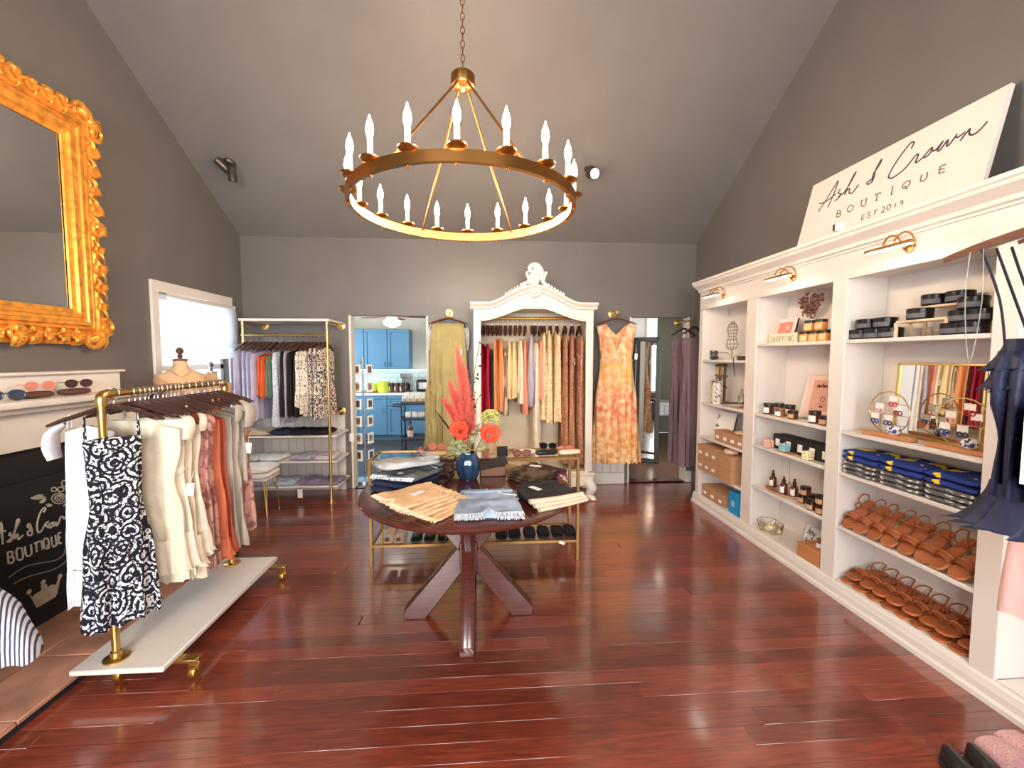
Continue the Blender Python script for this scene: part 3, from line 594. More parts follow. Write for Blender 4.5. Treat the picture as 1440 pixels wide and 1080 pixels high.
kc = MB(); curl(kc, [(-.05, cz-.02), (-.04, cz-.07), (0, cz-.1), (.04, cz-.07), (.05, cz-.02)], [.01, .014, .016, .014, .01]); kc.ell((0, -.05, cz-.04), (.03, .02, .04), 10, 6); kc.tube([V((0, -.05, cz-.09)), V((0, -.04, cz-.14))], [.014, .003], 6); kc.build('carved_keystone', WWHITE, ar)
MB().bx(-aw-.015, aw+.015, -.03, ad, .15, .27).build('base_drawer_front', WWHITE, ar, bev=.006); MB().bx(-aw-.03, aw+.03, -.045, ad, .265, .29).build('base_moulding', WWHITE, ar, bev=.008, seg=2)
m = MB(); m.prism([(x, .15) for x in (-.55, .55)]+[(.5-.1*i, .15-.03*(1-abs(.5-i/10)*2)) for i in range(11)], -.028, -.01, 'y'); m.build('apron', WWHITE, ar, fix=True)
for s in (-1, 1):
    MB().bx(s*.3-.22, s*.3+.22, -.036, -.028, .175, .245).build('drawer_panel', WWHITE, ar, bev=.004)
    for y in (-.0, ad-.06): MB().tube(cr([(s*(aw-.05), y, .2), (s*(aw+.0), y-.03, .13), (s*(aw-.03), y-.01, .06), (s*(aw+.01), y-.035, .02), (s*(aw+.015), y-.04, .004)], 4), [.05, .055, .035, .03, .032], 10).build('cabriole_foot', WWHITE, ar)
MB().tube([(-aw+.03, ad*.5, 1.915), (aw-.03, ad*.5, 1.915)], .012, 10).build('hanging_rod', BRASS, ar)
ARY, ARZ = ay0+ad*.5, 1.927

# ---- built-in bookcase along the right wall
BX, BXB = 2.2, XR; bk = E('bookcase', 'long white built-in bookcase with crown moulding', 'bookcase', (BX, 2.4, 0)); b0 = V((BX, 2.4, 0))
def bb(x0, x1, y0, y1, z0, z1, name, m=WHITE, bev=.003, seg=1): return MB().bx(x0-BX, x1-BX, y0-2.4, y1-2.4, z0, z1).build(name, m, bk, bev=bev, seg=seg)
BAYS = [(3.463, 4.18), (2.585, 3.327), (1.721, 2.474), (.85, 1.622)]; YN, YFAR = .75, 4.245
Z1 = [.09, .369, .703, 1.046, 1.472]; Z2 = [.105, .453, .79, 1.047, 1.605]; BZS = [Z1, Z2, Z2, [.105]]
bb(BXB-.012, BXB, YN, YFAR, 0, 2.13, 'back_panel', bev=0)
for a, b in ((4.18, YFAR), (3.327, 3.463), (2.474, 2.585), (1.622, 1.721), (YN, .85)): bb(BX, BX+.022, a, b, .0, 1.972, 'stile')
for a, b in ((4.185, YFAR-.005), (3.335, 3.455), (2.48, 2.58), (1.628, 1.715), (YN+.01, .845)): bb(BX+.022, BXB-.012, a, b, 0, 2.0, 'divider')
bb(BX, BX+.022, YN, YFAR, 1.972, 2.13, 'header'); bb(BX+.03, BXB, YN, YFAR, 2.11, 2.13, 'top_board'); bb(BX+.022, BXB-.012, YN, YFAR, 1.985, 2.0, 'bay_ceiling', bev=0)
for (a, b), zs in zip(BAYS, BZS):
    for i, z in enumerate(zs): bb(BX+.004, BXB-.012, a, b, z-.022, z, 'shelf')
bb(BX+.001, BX+.02, YN+.001, YFAR-.001, .0, .08, 'kickboard', bev=0)
def prof_run(pf, name, y0, y1):
    m = MB(); m.add([(x, y-2.4, z) for y in (y0, y1) for x, z in pf], [(i, i+1, len(pf)+i+1, len(pf)+i) for i in range(len(pf)-1)]+[tuple(range(len(pf))), tuple(range(2*len(pf)-1, len(pf)-1, -1))]); return m.build(name, WHITE, bk, fix=True, ang=20)
prof_run([(.02, 2.125), (-.012, 2.128), (-.015, 2.14), (-.03, 2.145), (-.035, 2.165), (-.06, 2.185), (-.085, 2.2), (-.09, 2.215), (-.1, 2.222), (-.1, 2.242), (.02, 2.242)], 'crown_moulding', YN-.06, YFAR-.02)
prof_run([(.02, .1), (-.0, .098), (-.012, .09), (-.016, .07), (-.02, .062), (-.02, .03), (-.034, .022), (-.036, .0), (.02, 0)], 'base_moulding', YN-.03, YFAR+.015)
bb(BX-.02, BXB, YN, YFAR-.02, 2.2, 2.235, 'cap_board')
# picture lights
plr = E('picture_light', 'brass picture light over the far bay of the bookcase', 'picture light', (BX, 3.86, 2.06))
MB().lathe([(.02, 0), (.022, .006), (.001, .01)], 14, M=Matrix.Rotation(R(-90), 4, 'Y')).build('wall_plate', BRASS, plr)
MB().tube(cr([(-.0, .03, .0), (-.03, .035, .06), (-.08, .035, .07), (-.115, .03, .035), (-.12, .03, .01)], 5), .0045, 8).build('arm', BRASS, plr); MB().tube(cr([(-.0, -.03, .0), (-.03, -.035, .06), (-.08, -.035, .07), (-.115, -.03, .035), (-.12, -.03, .01)], 5), .0045, 8).build('arm', BRASS, plr)
MB().box((-.12, 0, .005), (.034, .26, .016)).build('shade', BRASS, plr, bev=.005); MB().box((-.12, 0, -.005), (.022, .24, .005)).build('led_bar', mat('picture light led', (255, 250, 240), emit=13), plr)
PL = Proto(plr); PL((BX, 3.82, 2.06)); PL((BX, 2.93, 2.06), label='brass picture light over the candle bay of the bookcase'); PL((BX, 2.10, 2.06), label='brass picture light over the sandal bay of the bookcase')
# shop sign on top of the bookcase
SP = Plane((2.30, 2.5, 2.236), (0, -1, 0), (.14, 0, .57)); sg = E('shop_sign', 'large white shop sign with dark script lettering on top of the bookcase', 'sign', SP.o)
m = MB(); c0 = SP.uv(1142, 268); c1 = SP.uv(1426, 105); m.add([SP.ex*a+SP.ey*b+SP.n*t for a in (c0[0], c1[0]) for b in (0, (c0[1]+c1[1])/2) for t in (-.02, 0)], [(0, 1, 3, 2), (4, 6, 7, 5), (0, 4, 5, 1), (2, 3, 7, 6), (0, 2, 6, 4), (1, 5, 7, 3)])
m.build('board', mat('sign board white', (236, 222, 216), .5), sg, fix=True); so = SP.o
m = MB(); SP.pen(m, [[(100, 880), (180, 760), (280, 600), (350, 490), (310, 620), (220, 825)], [(112, 780), (180, 760), (280, 690), (320, 655)], [(380, 590), (350, 640), (385, 660), (350, 710), (305, 745)], [(350, 690), (430, 630), (520, 490), (580, 372), (530, 450), (430, 660), (470, 600), (495, 595), (490, 640), (530, 640), (610, 535)], [(805, 455), (740, 490), (715, 525), (750, 525), (800, 460), (830, 340), (900, 215), (885, 270), (830, 350), (790, 420), (785, 505)]], (1140, 200), 9, .0085, rel=so)
SP.pen(m, [[(375, 530), (410, 465), (400, 448), (350, 480), (200, 680), (100, 850), (95, 900), (150, 895), (300, 780), (430, 620), (465, 615), (430, 700), (455, 700), (530, 640)], [(640, 515), (560, 600), (530, 645), (580, 625), (635, 560), (640, 515)], [(635, 560), (690, 545), (780, 435), (710, 550), (745, 545), (840, 420), (825, 495), (860, 480), (960, 345)], [(930, 390), (980, 380), (1060, 320)], [(995, 435), (1060, 350), (1120, 280), (1110, 340), (1150, 358), (1230, 310), (1345, 185)]], (1240, 150), 9, .0085, rel=so)
m.build('script_lettering', INK, sg)
BL = mat('grey ink', (120, 108, 104), .7)
for org, wd, let in (((1140, 200), .006, ([[(345, 865), (328, 948)], [(345, 868), (378, 870), (372, 900), (338, 905), (375, 905), (372, 935), (328, 948)]], [[(510, 795), (475, 830), (470, 870), (500, 882), (535, 850), (543, 810), (510, 795)]], [[(650, 735), (640, 795), (665, 812), (695, 795), (708, 715)], [(640, 738), (665, 730)], [(695, 718), (715, 712)]], [[(850, 650), (832, 740)], [(815, 672), (850, 652), (885, 640), (882, 660)], [(820, 742), (848, 735)]], [[(1040, 568), (1025, 660)], [(1030, 572), (1055, 562)], [(1012, 665), (1040, 655)]])),
 ((1240, 150), .006, ([[(340, 935), (285, 970), (265, 1020), (300, 1035), (350, 990), (360, 945), (340, 935)], [(295, 1000), (325, 1045)]], [[(510, 860), (492, 935), (530, 940), (570, 900), (580, 830)]], [[(745, 755), (725, 850)], [(745, 755), (820, 728)], [(738, 800), (800, 780)], [(725, 850), (805, 820)]])),
 ((1140, 200), .0045, ([[(655, 925), (642, 988)], [(655, 925), (690, 912)], [(650, 955), (680, 945)], [(642, 988), (680, 972)]], [[(755, 890), (735, 885), (725, 910), (748, 925), (742, 950), (712, 952)]], [[(825, 865), (805, 922)], [(805, 872), (855, 850)]], [[(905, 835), (925, 815), (940, 830), (925, 860), (895, 890), (935, 880)]], [[(1000, 785), (975, 815), (970, 850), (990, 855), (1012, 825), (1015, 795), (1000, 785)]], [[(1082, 770), (1068, 825)]], [[(1170, 745), (1150, 740), (1142, 765), (1160, 772), (1172, 745), (1160, 800)]]))):
    for L_ in let: SP.pen(MB_ := MB(), L_, org, 9, wd, rel=so); MB_.build('letter', BL, sg)
q = PX(1183, 318, 2.2); sc = E('security_camera', 'small white cube camera on the bookcase crown', 'camera', (2.19, q.y, 2.242))
MB().box((0, 0, .055), (.05, .05, .05), (0, 0, R(-35))).build('body', PAPER, sc, bev=.008, seg=2); MB().box((-.02, .0145, .055), (.012, .036, .036), (0, 0, R(-35))).build('lens_face', mat('camera lens', (70, 34, 34), .2), sc, bev=.004, loc=(-.004, .001, 0)); MB().lathe([(.02, 0), (.02, .006), (.006, .01), (.006, .035)], 12).build('foot', PAPER, sc)
# ================================================================ GARMENTS, RACKS
def lerp_prof(prof, t):
    zs = [p[0] for p in prof]; z = zs[0]+(zs[-1]-zs[0])*t
    for i in range(len(prof)-1):
        if z >= prof[i+1][0]-1e-9:
            q = (z-prof[i][0])/(prof[i+1][0]-prof[i][0]); q = q*q*(3-2*q); return z, prof[i][1]+(prof[i+1][1]-prof[i][1])*q, prof[i][2]+(prof[i+1][2]-prof[i][2])*q
    return prof[-1]
def cloth(prof, nf=5, amp=.018, seed=0, slope=.3, neck=0, nw=.07, nu=44, nv=22, hem=.01, vneck=False, scallop=0):
    """a hanging garment body: closed tube of cloth with drape folds; front is -y"""
    r = random.Random(seed); ph = r.uniform(0, 6); ph2 = r.uniform(0, 6); z0 = prof[0][0]; L_ = z0-prof[-1][0]; w0 = max(p[1] for p in prof)
    def f(u, v):
        z, hw, hd = lerp_prof(prof, v); a = 2*pi*u; c, s = cos(a), sin(a)
        x = hw*(abs(c)**.75)*(1 if c >= 0 else -1); g = min(1, v*1.6)**.8
        fo = amp*g*(sin(nf*pi*x/w0+ph+.5*sin(2.2*v+ph2))+.45*sin(nf*2.3*pi*x/w0+ph2))
        y = hd*(abs(s)**.7)*(1 if s >= 0 else -1)+fo; k = max(0, 1-v*7)
        zz = z-slope*abs(x)*max(0, 1-v*1.6)**2-hem*sin(nf*pi*x/w0*1.5+ph)*v**4-(scallop*abs(sin(nf*2*x/w0*pi)) if v > .999 else 0)
        if neck:
            d = neck*(1 if s < 0 else .45)*(max(0, 1-abs(x)/nw) if vneck else exp(-(x/nw)**4)); zz -= d*max(0, 1-v*L_/(neck*2.2))
        return V((x+fo*.25, y, zz))
    m = MB(); m.grid(f, nu, nv, True)
    if not neck: m.f.append(tuple(range(nu))[::-1])
    return m
def ruffle(z, hw, hd, drop, flare, waves=13, seed=0, n=200):
    r = random.Random(seed); p = r.uniform(0, 6)
    def f(u, v):
        a = 2*pi*u; w = sin(waves*a+p)*.6+sin(waves*1.6*a+p*2)*.4; k = 1+flare*v**1.3*(1+.6*w)
        return V((hw*k*cos(a), hd*k*sin(a)+.016*v*w, z-drop*sin(v*pi/2)-.008*v*w))
    return MB().grid(f, n, 7, True)
def puff(x, z, r, L_, s, lean=.15, seed=0):
    """sleeve hanging from the shoulder"""
    p = cr([(x, 0, z), (x+s*r*.9, -.005, z-L_*.25), (x+s*(r*.9+lean*L_*.3), -.01, z-L_*.65), (x+s*(r*.6+lean*L_*.5), -.01, z-L_)], 5)
    return MB().tube(p, [r*.35, r*.75, r*.85, r*.7], 12, flat=.35, cap=False)
SLEEVE_TAG = PAPER
def dress(name, label, cat, group, loc, rz, prof, m, nf=5, amp=.016, seed=0, slope=.3, neck=0, nw=.07, vneck=False, straps=None, ruff=None, sleeves=None, tag=None, belt=None, hem=.01, scale=None, m2=None, scallop=0, nu=44, nv=22):
    g = E(name, label, cat, loc, rz, group)
    b = cloth(prof, nf, amp, seed, slope, neck, nw, nu, nv, hem, vneck, scallop).build('body', m, g, ang=80)
    if straps:
        sx, z0, z1 = straps
        for s in (-1, 1):
            for y in (-.012, .012): MB().tube(cr([(s*sx, y, z0), (s*sx*1.0, y*.6, (z0+z1)/2), (s*sx*.98, 0, z1)], 3), .006, 6, flat=.5).build('strap', m2 or m, g)
    for q in ruff or []: ruffle(*q, seed=seed).build('ruffle', m2 or m, g, ang=80)
    for q in sleeves or []: puff(*q).build('sleeve', m, g, ang=80)
    if belt: z, hw, hd = belt; MB().lathe([(1, -.018), (1.03, 0), (1, .018)], 28, cap=False).build('waistband', m2 or m, g, loc=(0, 0, z)).scale = (hw, hd, 1)
    if tag: x, z = tag[:2]; y = tag[2] if len(tag) > 2 else -.05; MB().box((x, y, z), (.034, .003, .065), (0, R(6), R(8))).tube([(x, y, z+.03), (x, y*.5, z+.09)], .0012, 4).build('price_tag', PAPER, g)
    return g
# hangers (hook hangs from z=0)
def make_hanger(m, w=.2, label='x', hookm=STEEL):
    h = E('hanger', label, 'hanger'); p = cr([(-w, 0, -.135), (-w*.75, -.004, -.115), (-w*.3, -.006, -.085), (0, -.006, -.07), (w*.3, -.006, -.085), (w*.75, -.004, -.115), (w, 0, -.135)], 4)
    MB().tube(p, [.010, .016, .018, .019, .018, .016, .010], 8, flat=.55).build('wooden_shoulder', m, h)
    MB().tube(cr([(0, -.006, -.07), (0, -.004, -.045), (.018, 0, -.025), (.018, 0, -.004), (0, 0, .0075), (-.017, 0, -.004)], 4), .0022, 6).build('wire_hook', hookm, h); return h
HD_ = Proto(make_hanger(BROWNH, .2)); HT = Proto(make_hanger(TANH, .21)); HS = Proto(make_hanger(BROWNH, .15)); 
# materials
f_white = fab('white cotton', (228, 227, 231)); f_cream = fab('cream gauze', (240, 228, 208)); f_ivory = fab('ivory linen', (236, 222, 196)); f_oat = fab('oatmeal linen', (226, 205, 172))
f_print = fab('navy and white folk print', (30, 30, 42), pat='folk', col2=(226, 226, 232), ps=13, thr=.0, soft=.2)
f_pinkm = fab('dusty pink marbled print', (202, 150, 138), pat='noise', col2=(150, 98, 96), ps=22, thr=.53, soft=.05); f_rust = fab('terracotta cotton', (206, 112, 78)); f_rustd = fab('deep rust cotton', (172, 84, 62))
f_grey = fab('stone grey linen', (176, 166, 154)); f_greyf = fab('stone grey with orange flowers', (180, 170, 156), pat='spots', col2=(222, 110, 70), ps=9, thr=.12, soft=.06)
for nd in f_greyf.node_tree.nodes:
    if nd.type == 'MAP_RANGE' and abs(nd.inputs[1].default_value-.06) < 1e-3: nd.inputs[3].default_value = 1; nd.inputs[4].default_value = 0
f_black = fab('black crepe', (40, 36, 38)); f_lav = fab('lavender jersey', (178, 172, 196)); f_org = fab('burnt orange knit', (214, 96, 52)); f_green = fab('sage green knit', (98, 122, 104))
f_wlace = fab('white lace knit', (232, 234, 240), pat='spots', col2=(196, 202, 216), ps=60, thr=.4, soft=.1); f_leo = fab('black and cream animal print', (238, 224, 210), pat='noise', col2=(44, 34, 34), ps=75, thr=.5, soft=.02); f_leo2 = fab('cream print with dark flecks', (236, 226, 212), pat='noise', col2=(96, 82, 78), ps=60, thr=.58, soft=.03)
f_olive = fab('olive gauze', (172, 158, 108)); f_red = fab('ruby satin', (164, 26, 46), rough=.45); f_apr = fab('apricot cotton', (226, 152, 98)); f_taupe = fab('taupe striped knit', (206, 182, 152), pat='stripe', col2=(112, 88, 76), ps=16, thr=.6, soft=.15)
f_butter = fab('butter linen', (234, 208, 158)); f_coral = fab('coral satin', (232, 148, 122), rough=.6); f_lilac = fab('lilac grey chiffon', (176, 168, 180)); f_floral = fab('cream ditsy floral', (236, 212, 172), pat='noise', col2=(206, 158, 112), ps=60, thr=.56, soft=.04); f_brownp = fab('brown micro print', (192, 138, 104), pat='noise', col2=(152, 98, 74), ps=70, thr=.52, soft=.06)
f_mauve = fab('mauve chiffon', (120, 98, 106)); f_navy = fab('navy pleated satin', (44, 48, 72), rough=.5); f_pink = fab('blush denim', (226, 184, 178)); f_stripe = fab('white and navy stripe', (238, 238, 240), pat='stripe', col2=(74, 82, 110), ps=26, thr=.62, soft=.1)

# ---- gold rolling rack
RX, RY0, RY1, RZ = -1.68, 1.985, 2.885, 1.335
rk = E('rolling_rack', 'gold pipe clothes rack with white plank base on casters', 'clothes rack', (RX, 2.43, 0))
MB().bx(-.14, .255, -.52, .54, .1, .125).build('base_plank', WHITE, rk, bev=.004)
for y in (RY0-2.43, RY1-2.43):
    MB().tube([(0, y, .125), (0, y, RZ-.02)], .016, 14).build('post', GOLD, rk); MB().lathe([(.05, .125), (.05, .132), (.024, .136), (.022, .16), (.017, .165)], 20, c=(0, y, 0)).build('flange', GOLD, rk)
    s = -1 if y < 0 else 1; MB().tube(cr([(0, y, RZ-.05), (0, y, RZ-.02), (0, y-s*.008, RZ-.006), (0, y-s*.03, RZ), (0, y-s*.06, RZ)], 4), .021, 12).build('elbow', GOLD, rk)
MB().tube([(0, RY0-2.43+.02, RZ), (0, RY1-2.43-.02, RZ)], .016, 14).build('rail', GOLD, rk)
for x in (-.1, .23):
    for y in (-.42, .46):
        k = MB().box((x+.05, y, .09), (.13, .05, .018)).build('caster_plate', GOLD, rk, bev=.003)
        w_ = Matrix.Translation((x+.09, y, .03)) @ Matrix.Rotation(R(90), 4, 'Y'); MB().lathe([(.012, -.016), (.028, -.014), (.03, -.008), (.03, .008), (.028, .014), (.012, .016)], 16, M=w_).build('wheel', mat('caster wheel gold', (188, 148, 70), .35, .9), k); MB().box((x+.09, y, .06), (.05, .014, .05)).build('fork', GOLD, k, bev=.003)
RR = RZ+.0145
RKH = 'hangers on the gold rolling rack'
GH = 'dark wooden hanger with wire hook on the gold rolling rack'
def pr_(z0, sh, waist, hem, L_, d0=.02, d1=.06): return [(z0, sh, d0), (z0-.1, sh*1.02, d0+.02), (z0-.36*L_, waist, d0+.025), (z0-.7*L_, (waist+hem)/2*1.03, (d0+d1)/2+.015), (z0-L_, hem, d1)]
lst = [
 (2.055, 4, -.115, 'dress', 'white flutter-sleeve dress behind the near post of the rack', f_white, pr_(-.16, .10, .10, .12, .84), dict(amp=.02, nf=6, sleeves=[(-.09, -.15, .06, .16, -1)], ruff=[(-.82, .11, .05, .16, .12)], seed=1, straps=(.08, -.17, -.11))),
 (2.025, 55, .5, 'dress', 'navy and white folk-print dress at the near rack post', f_print, [(-.2, .10, .06), (-.28, .095, .08), (-.48, .088, .09), (-.72, .12, .12), (-1.03, .14, .14)], dict(seed=2, straps=(.09, -.21, -.1), nf=4, amp=.014, slope=.1, hem=.006)),
 (2.175, 6, 0, 'dress', 'cream gauze dress with lace neckline beside the folk-print dress', f_ivory, pr_(-.15, .18, .15, .2, .82), dict(seed=3, ruff=[(-.75, .185, .05, .17, .1)], neck=.1)),
 (2.235, 4, .02, 'dress', 'cream dress with wide ruffled armholes on the rolling rack', f_cream, pr_(-.15, .16, .15, .205, .82), dict(seed=4, ruff=[(-.16, .17, .05, .1, .15), (-.74, .19, .05, .18, .12)], sleeves=[(.15, -.13, .045, .13, 1)], belt=(-.42, .155, .055))),
 (2.295, 2, .0, 'dress', 'ivory tie-strap dress with tiered hem on the rolling rack', f_ivory, pr_(-.19, .16, .15, .205, .82), dict(seed=5, straps=(.15, -.2, -.1), ruff=[(-.78, .19, .055, .17, .12)], tag=(.19, -.52, -.07))),
 (2.355, 3, .01, 'dress', 'plain cream dress hanging before the pink printed one', f_cream, pr_(-.16, .17, .15, .2, .76), dict(seed=6, ruff=[(-.74, .185, .05, .16, .12)], sleeves=[(.16, -.14, .03, .1, 1)])),
 (2.415, 2, .0, 'dress', 'dusty pink marbled dress with frilled armhole', f_pinkm, pr_(-.17, .17, .16, .2, .85), dict(seed=7, sleeves=[(.16, -.16, .035, .09, 1)], straps=(.14, -.18, -.11))),
 (2.47, 2, .0, 'dress', 'second dusty pink marbled dress tucked behind its twin', f_pinkm, pr_(-.17, .16, .15, .19, .86), dict(seed=8, straps=(.13, -.18, -.11))),
 (2.525, 3, .015, 'dress', 'terracotta dress with tied shoulder straps on the rolling rack', f_rust, pr_(-.16, .165, .16, .215, .86), dict(seed=9, straps=(.14, -.17, -.09), ruff=[(-.9, .2, .055, .1, .1)])),
 (2.58, 2, .02, 'dress', 'terracotta tie-shoulder dress with pocket seam behind another', f_rustd, pr_(-.16, .165, .16, .215, .84), dict(seed=10, straps=(.14, -.17, -.09))),
 (2.635, 2, .0, 'dress', 'plain stone grey linen dress on the rolling rack', f_grey, pr_(-.16, .17, .165, .2, .84), dict(seed=11, straps=(.13, -.17, -.1))),
 (2.69, 2, .03, 'dress', 'stone grey dress dotted with orange flowers, rolling rack', f_greyf, pr_(-.15, .18, .165, .22, .86), dict(seed=12, sleeves=[(.15, -.12, .04, .12, 1)])),
 (2.745, 2, .02, 'blouse', 'grey satin blouse with wide sleeves near the far rack post', f_grey, pr_(-.13, .19, .18, .2, .5), dict(seed=13, sleeves=[(.17, -.12, .055, .16, 1)])),
 (2.80, 2, .03, 'dress', 'pink patterned dress at the far end of the rolling rack', f_pinkm, pr_(-.16, .17, .165, .21, .8), dict(seed=14, tag=(.2, -.42, -.05))),
]
for y, rz, dx, nm, lb, mt, pf, kw in lst:
    dress(nm, lb, 'dress' if nm == 'dress' else nm, 'garments on the gold rolling rack', (RX+(dx if dx < -.1 else (.045 if dx > .3 else 0)), y-(.045 if dx > .3 else 0), RR), R(rz), [(z, hw, hd*.45) for z, hw, hd in pf], mt, **dict(dict(amp=.011), **kw)); HD_((RX, y, RR), R(rz), 'hanger of the '+lb, RKH)
for y in (2.145, 2.21, 2.265, 2.325, 2.385, 2.445, 2.835): HD_((RX, y-.005, RR), R(rng.uniform(-3, 6)), 'bare dark wooden hanger between dresses on the gold rolling rack', RKH)

# ---- striped skirt hanging at the left edge, on a rail of its own beside the mantel
sr = E('garment_stand', 'gold garment stand beside the hearth carrying a striped dress', 'clothes rack', (-2.13, 1.42, 0))
MB().tube([(0, -.2, .02), (0, -.2, 1.42), (0, .28, 1.42)], .014, 10).build('post', GOLD, sr); MB().lathe([(.18, 0), (.18, .015), (.03, .025), (.018, .06)], 24, c=(0, -.2, 0)).build('foot', GOLD, sr)
dress('dress', 'white dress with navy pinstripes hanging beside the hearth', 'dress', None, (-2.13, 1.63, 1.4345), R(35), [(-.15, .17, .03), (-.4, .13, .05), (-.8, .23, .1), (-1.14, .36, .15)], f_stripe, seed=21, nf=3, amp=.02); HD_((-2.13, 1.63, 1.4345), R(35), 'dark wooden hanger carrying the pinstriped dress', 'hangers on single dresses')

# ---- pipe wall rack in the back left corner
PYR = 4.46; pl_, prr = -2.40, -1.58
wr = E('pipe_shelf_rack', 'gold pipe wall rack with white shelves in the back corner', 'clothes rack', (-1.99, PYR, 0))
for x in (pl_+1.99, prr+1.99):
    MB().tube([(x, 0, .01), (x, 0, 1.86)], .014, 12).build('post', GOLD, wr); MB().lathe([(.04, 0), (.04, .008), (.02, .012), (.018, .04)], 18, c=(x, 0, 0)).build('floor_flange', GOLD, wr)
    for z in (1.845, .90):
        MB().tube([(x, 0, z), (x, YB-PYR-.02, z)], .013, 10).build('wall_pipe', GOLD, wr); MB().lathe([(.045, 0), (.045, -.008), (.02, -.012), (.018, -.04)], 18, M=Matrix.Translation((x, YB-PYR-.046 if z < 1 else YB-PYR, z)) @ Matrix.Rotation(R(-90), 4, 'X')).build('wall_flange', GOLD, wr)
    for z in (.14, .40, .665): MB().tube([(x, -.0, z), (x, .36, z)], .009, 8).build('shelf_bracket', GOLD, wr)
MB().tube([(pl_+1.99-.02, 0, 1.72), (prr+1.99+.03, 0, 1.72)], .011, 10).build('hanging_rail', GOLD, wr)
MB().bx(-.44, .44, -.02, .40, 1.86, 1.885).build('top_shelf', WHITE, wr, bev=.003)
for z in (.15, .41, .675): MB().bx(-.43, .48, -.0, .40, z, z+.02).build('shelf', WHITE, wr, bev=.003)
PRR = 1.731; PG = 'garments on the pipe wall rack'; PH = 'dark wooden hanger on the gold pipe wall rack'
def side(px, Y, py=500): return PY(px, py, Y).x
def edge(px0, px1, pyt, pyb, Y, zr): 
    a, b = side(px0, Y), side(px1, Y); return (a+b)/2, (b-a)/2, PY(px0, pyt, Y).z-zr, PY(px0, pyb, Y).z-zr
items = [(341, 351, 490, 590, f_lav, 'lavender jersey dress nearest the window wall', 'dress'), (349, 358, 490, 592, f_lav, 'lavender jersey dress, second in the row of four', 'dress'), (356, 365, 491, 589, f_lav, 'lavender jersey dress, third in the row of four', 'dress'), (363, 373, 493, 588, f_lav, 'lavender jersey dress next to the burnt orange tops', 'dress'),
 (371, 377, 497, 555, f_org, 'burnt orange knit top beside the lavender dresses', 'top'), (376, 384, 497, 557, f_org, 'burnt orange knit top with white tag', 'top'), (384, 392, 497, 557, f_green, 'sage green knit top on the pipe rack', 'top'), (392, 404, 492, 596, f_wlace, 'long white lace cardigan on the pipe rack', 'cardigan'),
 (402, 409, 490, 583, f_black, 'black crepe dress beside the white lace cardigan', 'dress'), (408, 415, 490, 585, f_lilac, 'dress with one grey sleeve among the black ones', 'dress'), (413, 420, 492, 583, f_black, 'black crepe dress with plain hem mid-rack', 'dress'), (419, 427, 493, 584, f_black, 'black crepe dress nearest the flecked blouses', 'dress'),
 (422, 431, 491, 570, f_leo2, 'cream flecked blouse with tapered hem beside black dresses', 'blouse'), (429, 437, 490, 578, f_leo2, 'cream flecked blouse in the middle of its three', 'blouse'), (435, 442, 490, 582, f_leo2, 'cream flecked blouse next to the animal print', 'blouse'),
 (440, 448, 487, 586, f_leo, 'black and cream animal-print dress, innermost of three', 'dress'), (447, 455, 486, 587, f_leo, 'black and cream animal-print dress in the middle of three', 'dress'), (454, 462, 488, 586, f_leo, 'black and cream animal-print dress beside the gold post', 'dress')]
for i, (a, b, t_, bt, mt, lb, cat) in enumerate(items):
    x, hw, zt_, zb = edge(a, b, t_, bt, PYR, PRR); fl = 1.5 if mt is f_lav else 1.1
    dress(cat.replace(' ', '_'), lb, cat, PG, (x, PYR+.0, PRR), R(87+((i*5) % 7-3)*1.5), [(zt_, .16, .010), (zt_-.08, .175, hw*.6), ((zt_+zb)/2, .17, hw*.8), (zb, .19, hw*fl*.75)], mt, seed=30+i, nf=5, amp=.008, slope=.22, nu=48, nv=18, tag=(-.12, (zt_+zb)/2+.08, -.09) if 'white tag' in lb else None)
    HS((x, PYR, PRR), R(80), 'hanger of the '+lb, 'hangers on the pipe wall rack', scale=(1, 1, 1.25))

# ---- single dresses on wall hooks
def wall_hook(x, z, lb):
    h = E('wall_hook', lb, 'hook', (x, YB, z)); MB().lathe([(.045, 0), (.045, .008), (.022, .012), (.02, .03)], 18, M=Matrix.Rotation(R(90), 4, 'X')).build('flange', GOLD, h); MB().tube([(0, -.02, 0), (0, -.17, 0)], .012, 10).tube([(0, -.165, 0), (0, -.185, 0)], .018, 10).build('pipe', GOLD, h)
hx_, hz_ = -.385, 1.995
wall_hook(hx_, hz_, 'gold pipe hook holding the olive dress'); HT((hx_, 4.76, hz_+.005), 0, 'walnut hanger carrying the olive dress', 'hangers on single dresses')
dress('dress', 'long olive green gauze sundress beside the kitchen doorway', 'dress', None, (hx_-.005, 4.765, hz_+.005), R(0), [(-.13, .17, .03), (-.2, .185, .045), (-.6, .215, .055), (-1.1, .26, .075), (-1.62, .29, .095)], f_olive, seed=50, nf=9, amp=.03, slope=.02, straps=(.11, -.135, -.085), tag=(.14, -.45, -.08), nu=64, nv=26)
dress('blouse', 'cream lace blouse peeking out behind the olive dress', 'blouse', None, (hx_, 4.83, hz_+.005), 0, [(-.12, .2, .02), (-.2, .215, .025), (-.5, .2, .025)], f_wlace, seed=51, sleeves=[(-.19, -.13, .035, .3, -1, .0), (.19, -.13, .035, .3, 1, .0)]); HT((hx_, 4.83, hz_+.005), 0, 'walnut hanger carrying the cream lace blouse', 'hangers on single dresses')
